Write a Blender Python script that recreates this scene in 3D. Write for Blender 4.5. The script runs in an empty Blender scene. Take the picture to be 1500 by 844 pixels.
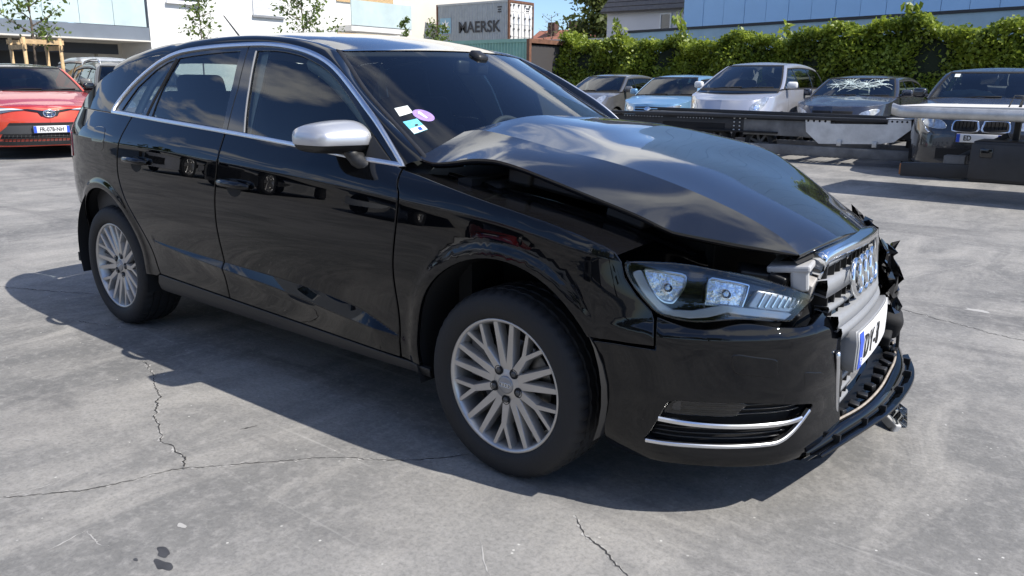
import bpy, bmesh, math, random
import numpy as np
from mathutils import Vector, Matrix
from mathutils.geometry import delaunay_2d_cdt
random.seed(7); RNG = np.random.default_rng(7)
scene = bpy.context.scene
COL = scene.collection

# ------------------------------------------------------------------ camera
CAM_POS = (1.51155, -2.70845, 1.25691)
YAW, PITCH, ROLL = 2.24583, -0.25193, 0.01016
FPX = 1155.05                                   # focal length in pixels of a 1500 px wide frame
fw = Vector((math.cos(PITCH)*math.cos(YAW), math.cos(PITCH)*math.sin(YAW), math.sin(PITCH)))
rt = fw.cross(Vector((0, 0, 1))).normalized(); up = rt.cross(fw)
r2 = math.cos(ROLL)*rt + math.sin(ROLL)*up; u2 = -math.sin(ROLL)*rt + math.cos(ROLL)*up
cam_d = bpy.data.cameras.new('camera'); cam = bpy.data.objects.new('camera', cam_d); COL.objects.link(cam)
cam.matrix_world = Matrix(((r2.x, u2.x, -fw.x, CAM_POS[0]), (r2.y, u2.y, -fw.y, CAM_POS[1]), (r2.z, u2.z, -fw.z, CAM_POS[2]), (0, 0, 0, 1)))
cam_d.sensor_fit = 'HORIZONTAL'; cam_d.sensor_width = 36; cam_d.lens = 36*FPX/1500
cam_d.clip_start = .05; cam_d.clip_end = 2000
scene.camera = cam

# ------------------------------------------------------------------ sky, sun, exposure
SUN_DIR = Vector((.82, .175, 1.0)).normalized()          # towards the sun
SUN_EL = math.asin(SUN_DIR.z); SUN_ROT = math.atan2(SUN_DIR.x, SUN_DIR.y)
world = bpy.data.worlds.new('World'); scene.world = world; world.use_nodes = True
nt = world.node_tree; nt.nodes.clear()
def N(t, **k):
    n = nt.nodes.new(t)
    for a, b in k.items(): setattr(n, a, b)
    return n
sky = N('ShaderNodeTexSky', sky_type='NISHITA', sun_disc=False, sun_elevation=SUN_EL, sun_rotation=SUN_ROT, altitude=80, air_density=1.0, dust_density=.35, ozone_density=2.2)
tc = N('ShaderNodeTexCoord'); sep = N('ShaderNodeSeparateXYZ'); nt.links.new(tc.outputs['Generated'], sep.inputs[0])
# clouds lie on a flat layer: direction / height
mx = N('ShaderNodeMath', operation='MAXIMUM'); mx.inputs[1].default_value = .06; nt.links.new(sep.outputs['Z'], mx.inputs[0])
dv = N('ShaderNodeVectorMath', operation='DIVIDE'); cmb = N('ShaderNodeCombineXYZ')
for i in range(3): nt.links.new(mx.outputs[0], cmb.inputs[i])
nt.links.new(tc.outputs['Generated'], dv.inputs[0]); nt.links.new(cmb.outputs[0], dv.inputs[1])
mp = N('ShaderNodeMapping'); mp.inputs['Location'].default_value = (7.3, 2.9, 0); mp.inputs['Scale'].default_value = (1, 1, 0)
nt.links.new(dv.outputs[0], mp.inputs[0])
no = N('ShaderNodeTexNoise'); no.inputs['Scale'].default_value = .75; no.inputs['Detail'].default_value = 9; no.inputs['Roughness'].default_value = .56; no.inputs['Distortion'].default_value = .25
nt.links.new(mp.outputs[0], no.inputs['Vector'])
rp = N('ShaderNodeValToRGB'); rp.color_ramp.elements[0].position = .535; rp.color_ramp.elements[1].position = .60
nt.links.new(no.outputs['Fac'], rp.inputs[0])
hz = N('ShaderNodeMapRange'); hz.inputs['From Min'].default_value = .11; hz.inputs['From Max'].default_value = .22; nt.links.new(sep.outputs['Z'], hz.inputs['Value'])
mu = N('ShaderNodeMath', operation='MULTIPLY'); nt.links.new(rp.outputs[0], mu.inputs[0]); nt.links.new(hz.outputs[0], mu.inputs[1])
mixc = N('ShaderNodeMix', data_type='RGBA'); mixc.inputs['B'].default_value = (8.5, 8.7, 9.0, 1)
tint = N('ShaderNodeMix', data_type='RGBA', blend_type='MULTIPLY'); tint.inputs['Factor'].default_value = 1; tint.inputs['B'].default_value = (.86, 1.0, 1.27, 1); nt.links.new(sky.outputs[0], tint.inputs['A'])   # camera white balance: cooler sky
nt.links.new(mu.outputs[0], mixc.inputs['Factor']); nt.links.new(tint.outputs['Result'], mixc.inputs['A'])
bg = N('ShaderNodeBackground'); bg.inputs['Strength'].default_value = .112; nt.links.new(mixc.outputs['Result'], bg.inputs['Color'])
wo = N('ShaderNodeOutputWorld'); nt.links.new(bg.outputs[0], wo.inputs['Surface'])
sun_d = bpy.data.lights.new('sun', 'SUN'); sun_d.energy = 5.0; sun_d.angle = math.radians(.53); sun_d.color = (1, .955, .88)
sun = bpy.data.objects.new('sun', sun_d); COL.objects.link(sun); sun.rotation_euler = (-SUN_DIR).to_track_quat('-Z', 'Y').to_euler()
vs = scene.view_settings; vs.view_transform = 'Standard'; vs.look = 'None'; vs.exposure = .38; vs.gamma = 1; vs.use_curve_mapping = False
scene.cycles.max_bounces = 10; scene.cycles.transparent_max_bounces = 24; scene.cycles.glossy_bounces = 4
scene.cycles.caustics_reflective = False; scene.cycles.caustics_refractive = False

# ------------------------------------------------------------------ materials
MATS = {}
def mat(name, col, rough=.5, metal=0., coat=0., spec=.5, noise=0., nscale=8., bump=0., bscale=60., coord='Object', sheen=0., dust=0., coat_rough=.02, ior=1.5):
    m = bpy.data.materials.new(name); m.use_nodes = True; t = m.node_tree; b = t.nodes['Principled BSDF']
    b.inputs['Base Color'].default_value = (*col, 1); b.inputs['Roughness'].default_value = rough; b.inputs['Metallic'].default_value = metal
    b.inputs['Coat Weight'].default_value = coat; b.inputs['Coat IOR'].default_value = ior; b.inputs['Coat Roughness'].default_value = coat_rough; b.inputs['Specular IOR Level'].default_value = spec
    c = t.nodes.new('ShaderNodeTexCoord')
    if noise:
        n = t.nodes.new('ShaderNodeTexNoise'); n.inputs['Scale'].default_value = nscale; n.inputs['Detail'].default_value = 6; n.inputs['Roughness'].default_value = .65
        t.links.new(c.outputs[coord], n.inputs['Vector'])
        r = t.nodes.new('ShaderNodeMapRange'); r.inputs['From Min'].default_value = .3; r.inputs['From Max'].default_value = .7; r.inputs['To Min'].default_value = 1-noise; r.inputs['To Max'].default_value = 1+noise
        t.links.new(n.outputs['Fac'], r.inputs['Value'])
        x = t.nodes.new('ShaderNodeVectorMath'); x.operation = 'SCALE'; x.inputs[0].default_value = col; t.links.new(r.outputs[0], x.inputs['Scale']); t.links.new(x.outputs[0], b.inputs['Base Color'])
        r3 = t.nodes.new('ShaderNodeMapRange'); r3.inputs['To Min'].default_value = max(0, rough-.12*min(1, noise*3)); r3.inputs['To Max'].default_value = min(1, rough+.12*min(1, noise*3)); t.links.new(n.outputs['Fac'], r3.inputs['Value']); t.links.new(r3.outputs[0], b.inputs['Roughness'])
    if dust:
        n = t.nodes.new('ShaderNodeTexNoise'); n.inputs['Scale'].default_value = 3.5; n.inputs['Detail'].default_value = 8; n.inputs['Roughness'].default_value = .7
        t.links.new(c.outputs[coord], n.inputs['Vector'])
        r = t.nodes.new('ShaderNodeMapRange'); r.inputs['From Min'].default_value = .35; r.inputs['From Max'].default_value = .75; r.inputs['To Min'].default_value = dust*.35; r.inputs['To Max'].default_value = dust; t.links.new(n.outputs['Fac'], r.inputs['Value'])
        df = t.nodes.new('ShaderNodeBsdfDiffuse'); df.inputs['Color'].default_value = (.42, .40, .37, 1)
        mxs = t.nodes.new('ShaderNodeMixShader'); t.links.new(r.outputs[0], mxs.inputs[0]); t.links.new(b.outputs[0], mxs.inputs[1]); t.links.new(df.outputs[0], mxs.inputs[2])
        t.links.new(mxs.outputs[0], t.nodes['Material Output'].inputs['Surface'])
    if bump:
        n2 = t.nodes.new('ShaderNodeTexNoise'); n2.inputs['Scale'].default_value = bscale; n2.inputs['Detail'].default_value = 5; t.links.new(c.outputs[coord], n2.inputs['Vector'])
        bp = t.nodes.new('ShaderNodeBump'); bp.inputs['Strength'].default_value = bump; bp.inputs['Distance'].default_value = .01; t.links.new(n2.outputs['Fac'], bp.inputs['Height']); t.links.new(bp.outputs[0], b.inputs['Normal'])
    MATS[name] = m; return m
def glass(name, tint, refl=1., rough=0.):
    """thin pane: tinted see-through plus a mirror reflection by Fresnel"""
    m = bpy.data.materials.new(name); m.use_nodes = True; t = m.node_tree; t.nodes.clear()
    o = t.nodes.new('ShaderNodeOutputMaterial'); tr = t.nodes.new('ShaderNodeBsdfTransparent'); tr.inputs[0].default_value = (*tint, 1)
    g = t.nodes.new('ShaderNodeBsdfGlossy'); g.inputs['Roughness'].default_value = rough; g.inputs[0].default_value = (refl, refl, refl, 1)
    f = t.nodes.new('ShaderNodeFresnel'); f.inputs[0].default_value = 1.6; mx = t.nodes.new('ShaderNodeMixShader')
    t.links.new(f.outputs[0], mx.inputs[0]); t.links.new(tr.outputs[0], mx.inputs[1]); t.links.new(g.outputs[0], mx.inputs[2]); t.links.new(mx.outputs[0], o.inputs[0])
    MATS[name] = m; return m
paint_black = mat('black_car_paint', (.0022, .0026, .0036), .06, coat=1, spec=.0, dust=.0014, coat_rough=.004, ior=1.46)
paint_dusty = mat('black_bonnet_paint', (.003, .0035, .005), .10, coat=1, spec=.4, dust=.022, coat_rough=.012, ior=1.65)
bl_plastic = mat('black_plastic', (.012, .012, .013), .45, noise=.25, nscale=30)
bl_gloss = mat('gloss_black_trim', (.006, .006, .007), .12, coat=.6)
bl_matt = mat('matt_black', (.006, .006, .007), .8)
rubber = mat('tyre_rubber', (.010, .010, .0115), .72, noise=.3, nscale=14, bump=.15, bscale=120)
dusty_rubber = mat('dusty_tyre_rubber', (.035, .034, .033), .85, noise=.5, nscale=9)
chrome = mat('chrome', (.78, .79, .80), .12, metal=1)
satin = mat('satin_aluminium_trim', (.72, .73, .75), .28, metal=1)
alloy = mat('alloy_silver', (.47, .46, .45), .33, metal=.75, noise=.10, nscale=10)
lamp_white = mat('lamp_bezel_silver', (.74, .76, .79), .25, metal=.25, coat=.5)
silver_cap = mat('silver_mirror_cap', (.50, .51, .54), .34, metal=.55, coat=.6)
steel_dark = mat('dark_steel', (.10, .10, .10), .5, metal=.6, noise=.3)
brake = mat('brake_disc_steel', (.20, .19, .18), .4, metal=.9, noise=.3, nscale=20)
grey_pl = mat('grey_grille_plastic', (.25, .255, .265), .38, noise=.08)
lgrey_pl = mat('light_grey_plastic', (.40, .40, .40), .5, noise=.15)
seat_cloth = mat('seat_cloth', (.030, .031, .034), .9, bump=.2, bscale=300)
trim_beige = mat('grey_interior_trim', (.42, .43, .40), .8)
trim_dark = mat('dark_interior_trim', (.030, .030, .032), .6)
white_paint = mat('white_plate', (.80, .80, .80), .4)
plate_blue = mat('plate_blue', (.03, .09, .55), .4)
plate_black = mat('plate_black', (.012, .012, .012), .5)
red_lens = mat('red_lens', (.35, .012, .012), .1, coat=1)
orange_lens = mat('orange_lens', (.7, .22, .03), .2, coat=1)
g_side = glass('side_glass', (.76, .85, .82)); g_rear = glass('tinted_rear_glass', (.56, .64, .64)); g_ws = glass('windscreen_glass', (.78, .87, .85))
g_lens = glass('clear_lens', (.90, .92, .93)); g_dark = glass('dark_car_glass', (.16, .20, .20))
reflector = mat('lamp_reflector', (.85, .86, .88), .07, metal=1, bump=.6, bscale=45)
sticker_w = mat('sticker_white', (.72, .76, .74), .5, noise=.15, nscale=60); sticker_b = mat('sticker_blue', (.16, .55, .66), .5, noise=.3, nscale=50); sticker_v = mat('sticker_violet', (.36, .24, .60), .5, noise=.2, nscale=60)

# ------------------------------------------------------------------ object helpers
def link(o, parent=None, name=None):
    COL.objects.link(o)
    if parent is not None: o.parent = parent
    return o
def obj(name, me, m=None, parent=None):
    if m is not None: me.materials.append(m)
    return link(bpy.data.objects.new(name, me), parent)
def thing(name, label, cat, loc=(0, 0, 0), rz=0., group=None):
    o = bpy.data.objects.new(name, None); COL.objects.link(o); o.location = loc; o.rotation_euler = (0, 0, rz); o.empty_display_size = .2
    o['label'] = label; o['category'] = cat
    if group: o['group'] = group
    return o
def tag(o, label=None, cat=None, group=None, kind=None):
    if label: o['label'] = label
    if cat: o['category'] = cat
    if group: o['group'] = group
    if kind: o['kind'] = kind
    return o
def mesh(name, V, F, m=None, parent=None, smooth=True, normals=None, mats=None, fm=None):
    me = bpy.data.meshes.new(name); me.from_pydata([tuple(map(float, v)) for v in V], [], [tuple(map(int, f)) for f in F])
    if smooth: me.polygons.foreach_set('use_smooth', [True]*len(me.polygons))
    if normals is not None: me.normals_split_custom_set_from_vertices([tuple(map(float, n)) for n in normals])
    if mats:
        for k in mats: me.materials.append(k)
        me.polygons.foreach_set('material_index', fm)
    me.update()
    return obj(name, me, m, parent)
def bm_obj(name, bm, m, parent=None, smooth=False, angle=None):
    me = bpy.data.meshes.new(name); bm.normal_update(); bm.to_mesh(me); bm.free()
    if smooth:
        me.polygons.foreach_set('use_smooth', [True]*len(me.polygons))
        if angle: me.set_sharp_from_angle(angle=math.radians(angle))
    return obj(name, me, m, parent)
def rot(rx=0, ry=0, rz=0):
    return (Matrix.Rotation(rz, 4, 'Z') @ Matrix.Rotation(ry, 4, 'Y') @ Matrix.Rotation(rx, 4, 'X'))
def bm_box(bm, c, s, R=None, bev=0., seg=2):
    """box of full size s centred at c"""
    M = Matrix.Translation(Vector(c)) @ (R if R is not None else Matrix.Identity(4)) @ Matrix.Diagonal((s[0], s[1], s[2], 1))
    r = bmesh.ops.create_cube(bm, size=1, matrix=M)
    if bev > 0:
        es = list({e for v in r['verts'] for e in v.link_edges})
        bmesh.ops.bevel(bm, geom=es, offset=bev, segments=seg, affect='EDGES', profile=.5)
def box(name, c, s, m, parent=None, R=None, bev=0., seg=2):
    bm = bmesh.new(); bm_box(bm, c, s, R, bev, seg); return bm_obj(name, bm, m, parent, smooth=bev > 0, angle=50 if bev > 0 else None)
def boxes(name, lst, m, parent=None, bev=0.):
    bm = bmesh.new()
    for L in lst: bm_box(bm, L[0], L[1], L[2] if len(L) > 2 else None, bev)
    return bm_obj(name, bm, m, parent)
def bm_prism(bm, pts, a, b):
    """polygon given as 3-D points swept from +a to +b vectors"""
    n = len(pts); A = [bm.verts.new(Vector(p)+Vector(a)) for p in pts]; B = [bm.verts.new(Vector(p)+Vector(b)) for p in pts]
    bm.faces.new(A); bm.faces.new(list(reversed(B)))
    for i in range(n): bm.faces.new((A[i], B[i], B[(i+1) % n], A[(i+1) % n]))
    bmesh.ops.recalc_face_normals(bm, faces=bm.faces[:])
def prism(name, pts, a, b, m, parent=None):
    bm = bmesh.new(); bm_prism(bm, pts, a, b); return bm_obj(name, bm, m, parent)
def sweep_data(pts, r, n=8, closed=False, flat=1., upv=(0, 0, 1), cap=True):
    P = np.array(pts, float); k = len(P); T = np.gradient(P, axis=0)
    if closed: T = np.roll(P, -1, 0)-np.roll(P, 1, 0)
    T /= np.linalg.norm(T, axis=1)[:, None]+1e-12; r = np.broadcast_to(np.asarray(r, float), (k,))
    V = []; Fs = []
    for i in range(k):
        a = np.cross(T[i], upv); l = np.linalg.norm(a); a = a/l if l > 1e-4 else np.cross(T[i], (1, 0, 0)); a /= np.linalg.norm(a); b = np.cross(a, T[i])
        for j in range(n):
            t = 2*math.pi*j/n; V.append(P[i]+r[i]*(math.cos(t)*a+flat*math.sin(t)*b))
    for i in range(k if closed else k-1):
        for j in range(n):
            i2 = (i+1) % k; Fs.append((i*n+j, i*n+(j+1) % n, i2*n+(j+1) % n, i2*n+j))
    if cap and not closed: Fs += [tuple(reversed(range(n))), tuple(range((k-1)*n, k*n))]
    return V, Fs
def tube(name, pts, r, m, parent=None, n=8, closed=False, flat=1., upv=(0, 0, 1)):
    V, Fs = sweep_data(pts, r, n, closed, flat, upv); return mesh(name, V, Fs, m, parent)
def multi(name, parts, m, parent=None, smooth=True):
    """several (V,F) pieces joined in one part"""
    V = []; Fs = []
    for v, f in parts:
        o = len(V); V += list(v); Fs += [tuple(i+o for i in q) for q in f]
    return mesh(name, V, Fs, m, parent, smooth)
def lathe(name, prof, m, parent=None, n=48, axis='Y', closed=False):
    """profile of (radius, axial)"""
    V = []; Fs = []; k = len(prof)
    for j in range(n):
        t = 2*math.pi*j/n
        for r, a in prof: V.append((r*math.cos(t), a, r*math.sin(t)))
    for j in range(n):
        for i in range(k-1 if not closed else k):
            Fs.append((j*k+i, ((j+1) % n)*k+i, ((j+1) % n)*k+(i+1) % k, j*k+(i+1) % k))
    return mesh(name, V, Fs, m, parent)
def grid_faces(nu, nv):
    return [(i*nv+j, (i+1)*nv+j, (i+1)*nv+j+1, i*nv+j+1) for i in range(nu-1) for j in range(nv-1)]
def loft(name, rows, m, parent=None, flip=False):
    """rows: equal-length point lists"""
    A = np.array(rows, float); nu, nv = A.shape[:2]; F = grid_faces(nu, nv)
    if flip: F = [tuple(reversed(f)) for f in F]
    return mesh(name, A.reshape(-1, 3), F, m, parent)
_txt = {}
def text_mesh(s, size, bold=0.):
    k = (s, size, bold)
    if k not in _txt:
        cu = bpy.data.curves.new('lettering', 'FONT'); cu.body = s; cu.size = size; cu.align_x = 'CENTER'; cu.align_y = 'CENTER'; cu.extrude = .0012; cu.offset = bold; cu.resolution_u = 3
        o = bpy.data.objects.new('lettering', cu); COL.objects.link(o); dg = bpy.context.evaluated_depsgraph_get(); me = bpy.data.meshes.new_from_object(o.evaluated_get(dg))
        bpy.data.objects.remove(o); _txt[k] = me
    return _txt[k]
def lettering(s, size, M, m, parent=None, sx=1., bold=0., name='lettering'):
    me = text_mesh(s, size, bold).copy(); me.transform(M @ Matrix.Diagonal((sx, 1, 1, 1))); me.name = name
    return obj(name, me, m, parent)
def frame(o, x, y):
    """matrix with local X along x, local Y along y, at o"""
    x = Vector(x).normalized(); y = Vector(y); z = x.cross(y).normalized(); y = z.cross(x)
    return Matrix(((x.x, y.x, z.x, o[0]), (x.y, y.y, z.y, o[1]), (x.z, y.z, z.z, o[2]), (0, 0, 0, 1)))

# ------------------------------------------------------------------ surface panels
def pchip(xs, ys):
    xs = np.array(xs, float); ys = np.array(ys, float); h = np.diff(xs); d = np.diff(ys)/h
    m = np.zeros_like(xs); m[0] = d[0]; m[-1] = d[-1]
    for i in range(1, len(xs)-1):
        if d[i-1]*d[i] > 0:
            w1 = 2*h[i]+h[i-1]; w2 = h[i]+2*h[i-1]; m[i] = (w1+w2)/(w1/d[i-1]+w2/d[i])
    def f(x):
        x = np.asarray(x, float); i = np.clip(np.searchsorted(xs, x)-1, 0, len(xs)-2)
        xx = np.clip(x, xs[0], xs[-1]); t = (xx-xs[i])/h[i]
        v = (1+2*t)*(1-t)**2*ys[i]+t*(1-t)**2*h[i]*m[i]+t*t*(3-2*t)*ys[i+1]+t*t*(t-1)*h[i]*m[i+1]
        return v+np.where(x < xs[0], (x-xs[0])*m[0], 0)+np.where(x > xs[-1], (x-xs[-1])*m[-1], 0)
    return f
def cr(pts, n=8, closed=False):
    p = np.array(pts, float)
    q = np.vstack([p[-1], p, p[0], p[1]]) if closed else np.vstack([2*p[0]-p[1], p, 2*p[-1]-p[-2]])
    o = []
    for i in range(1, len(q)-2):
        t = np.linspace(0, 1, n, endpoint=False)[:, None]; a, b, c, d = q[i-1:i+3]
        o.append(.5*(2*b+(c-a)*t+(2*a-5*b+4*c-d)*t*t+(3*b-a-3*c+d)*t**3))
    return np.vstack(o if closed else o+[p[-1:]])
def sst(a, b, x):
    t = np.clip((x-a)/(b-a), 0, 1); return t*t*(3-2*t)
def resample(pts, step, closed=False):
    p = np.array(pts, float)
    if closed: p = np.vstack([p, p[:1]])
    out = []
    for a, b in zip(p[:-1], p[1:]):
        n = max(1, int(math.ceil(np.linalg.norm(b-a)/step)))
        out += [a+(b-a)*k/n for k in range(n)]
    if not closed: out.append(p[-1])
    return np.array(out)
def arclen(pts, n):
    p = np.array(pts, float); s = np.r_[0, np.cumsum(np.linalg.norm(np.diff(p, axis=0), axis=1))]
    t = np.linspace(0, s[-1], n); return np.stack([np.interp(t, s, p[:, i]) for i in range(p.shape[1])], 1)
def inside(poly, P):
    x, y = P[:, 0], P[:, 1]; r = np.zeros(len(P), bool); n = len(poly)
    for i in range(n):
        x1, y1 = poly[i]; x2, y2 = poly[(i+1) % n]
        if y1 == y2: continue
        c = ((y1 > y) != (y2 > y)) & (x < (x2-x1)*(y-y1)/(y2-y1)+x1); r ^= c
    return r
def dist_poly(poly, P):
    d = np.full(len(P), 9.); n = len(poly)
    for i in range(n):
        a = poly[i]; b = poly[(i+1) % n]; ab = b-a; L = ab@ab+1e-12
        t = np.clip(((P-a)@ab)/L, 0, 1); d = np.minimum(d, np.linalg.norm(P-(a+t[:, None]*ab), axis=1))
    return d
def inset(poly, w):
    """move a closed 2-D polygon inwards by w"""
    p = np.array(poly); A = .5*np.sum(p[:, 0]*np.roll(p[:, 1], -1)-np.roll(p[:, 0], -1)*p[:, 1]); s = 1 if A > 0 else -1
    e = np.roll(p, -1, 0)-p; e /= np.linalg.norm(e, axis=1)[:, None]+1e-12; nrm = s*np.stack([-e[:, 1], e[:, 0]], 1)
    q = nrm+np.roll(nrm, 1, 0); l = np.linalg.norm(q, axis=1)[:, None]; q = q/np.maximum(l, .3); k = 1/np.maximum(np.sum(q*nrm, 1), .5)
    return p+q*w*k[:, None]
def surf_normals(F, a, b, sgn, h=1.5e-3):
    da = F(a+h, b)-F(a-h, b); db = F(a, b+h)-F(a, b-h); n = np.cross(da, db)*sgn
    return n/(np.linalg.norm(n, axis=-1)[..., None]+1e-12)
def panel(name, outline, F, m, parent=None, res=.03, off=0., lip=.014, holes=(), extra=(), bev=.004, sgn=1., smooth_outline=0, closed_lip=True):
    """tessellate a closed outline in the domain of surface F; edges roll inwards so panel gaps read as gaps"""
    o = np.array(outline, float)
    if smooth_outline: o = cr(o, smooth_outline, True)
    loops = [resample(o, res, True)]+[resample(h, res, True) for h in holes]
    rings = []
    for i, L in enumerate(loops):
        rings.append((L, inset(L, bev if i == 0 else -min(bev, .002))))
    lo = loops[0].min(0); hi = loops[0].max(0)
    g = np.stack(np.meshgrid(np.arange(lo[0]+res/2, hi[0], res), np.arange(lo[1]+res/2, hi[1], res), indexing='ij'), -1).reshape(-1, 2)
    ex = [np.asarray(e, float) for e in extra]
    pts = np.vstack([g]+ex) if ex else g
    if ex:
        E = np.vstack(ex); keep = np.array([np.min(np.hypot(*(E-q).T)) > res*.35 for q in g]) if len(g) else np.zeros(0, bool)
        pts = np.vstack([g[keep], E])
    ok = inside(loops[0], pts)
    for h in loops[1:]: ok &= ~inside(h, pts)
    for L in loops: ok &= dist_poly(L, pts) > max(bev*1.5, res*.25)
    pts = pts[ok]
    cv = []; ce = []
    for L, I in rings:
        for ring in (L, I):
            s = len(cv); cv += [Vector(map(float, q)) for q in ring]; k = len(ring); ce += [(s+i, s+(i+1) % k) for i in range(k)]
    cv += [Vector(map(float, q)) for q in pts]
    V2, E2, F2, ov, oe, of = delaunay_2d_cdt(cv, ce, [], 0, 1e-6)
    q = np.array([(v.x, v.y) for v in V2]); tri = np.array([f for f in F2 if len(f) == 3]); c = q[tri].mean(1)
    ok = inside(loops[0], c)
    for h in loops[1:]: ok &= ~inside(h, c)
    tri = tri[ok]
    a, b = q[:, 0], q[:, 1]; X = F(a, b); n = surf_normals(F, a, b, sgn)
    X = X+n*off
    # which output vertices lie on an outer ring
    src = {}
    for i, l in enumerate(ov):
        for j in l: src[j] = i
    V = X.copy(); NN = n.copy(); extraV = []; extraN = []; extraF = []
    base = 0
    for L, I in rings:
        k = len(L); out = [src[base+i] for i in range(k)]; inn = [src[base+k+i] for i in range(k)]; base += 2*k
        d = X[out]-X[inn]; d /= np.linalg.norm(d, axis=1)[:, None]+1e-9
        V[out] = X[out]-n[out]*bev*.55; t = n[out]*.55+d*.85; NN[out] = t/np.linalg.norm(t, axis=1)[:, None]
        s = len(V)+len(extraV)
        for i in range(k):
            extraV += [V[out[i]], V[out[i]]-n[out[i]]*lip]; extraN += [d[i], d[i]]
        for i in range(k):
            j = (i+1) % k; extraF.append((s+2*i, s+2*j, s+2*j+1, s+2*i+1))
    if extraV: V = np.vstack([V, extraV]); NN = np.vstack([NN, extraN])
    fn = np.cross(V[tri[:, 1]]-V[tri[:, 0]], V[tri[:, 2]]-V[tri[:, 0]]); fl = np.einsum('ij,ij->i', fn, n[tri[:, 0]]) < 0
    tri[fl] = tri[fl][:, ::-1]
    fs = [tuple(t) for t in tri]
    for f in extraF:
        p0, p1, p2 = V[f[0]], V[f[1]], V[f[2]]; nn = np.cross(p1-p0, p2-p0); fs.append(f if nn@NN[f[0]] > 0 else tuple(reversed(f)))
    return mesh(name, V, fs, m, parent, True, NN)
def ribbon(name, curve, F, w, h, m, parent=None, sgn=1., off=0., closed=False, step=.02, prof=((-1, 0), (-.92, .7), (-.5, 1), (.5, 1), (.92, .7), (1, 0))):
    """raised strip of half-width w and height h that follows a curve on surface F"""
    c = resample(curve, step, closed); k = len(c)
    T = (np.roll(c, -1, 0)-np.roll(c, 1, 0)) if closed else np.gradient(c, axis=0)
    T /= np.linalg.norm(T, axis=1)[:, None]+1e-12; Pp = np.stack([-T[:, 1], T[:, 0]], 1); w = np.broadcast_to(np.asarray(w, float), (k,))
    n = surf_normals(F, c[:, 0], c[:, 1], sgn); rows = []
    for s, hh in prof:
        q = c+Pp*(w*s)[:, None]; X = F(q[:, 0], q[:, 1]); rows.append(X+n*(off+hh*h-(.004 if hh == 0 else 0)))
    A = np.array(rows).transpose(1, 0, 2); nv = len(prof); V = A.reshape(-1, 3); Fs = []
    for i in range(k if closed else k-1):
        for j in range(nv-1):
            i2 = (i+1) % k; Fs.append((i*nv+j, i*nv+j+1, i2*nv+j+1, i2*nv+j))
    fn = np.cross(V[Fs[len(Fs)//2][1]]-V[Fs[len(Fs)//2][0]], V[Fs[len(Fs)//2][2]]-V[Fs[len(Fs)//2][0]])
    if fn@n[min(k-1, (len(Fs)//2)//(nv-1))] < 0: Fs = [tuple(reversed(f)) for f in Fs]
    o = mesh(name, V, Fs, m, parent); o.data.set_sharp_from_angle(angle=math.radians(40)); return o
def mirY(F):
    def f(a, b):
        p = np.array(F(a, b)); p[..., 1] *= -1; return p
    return f
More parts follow.
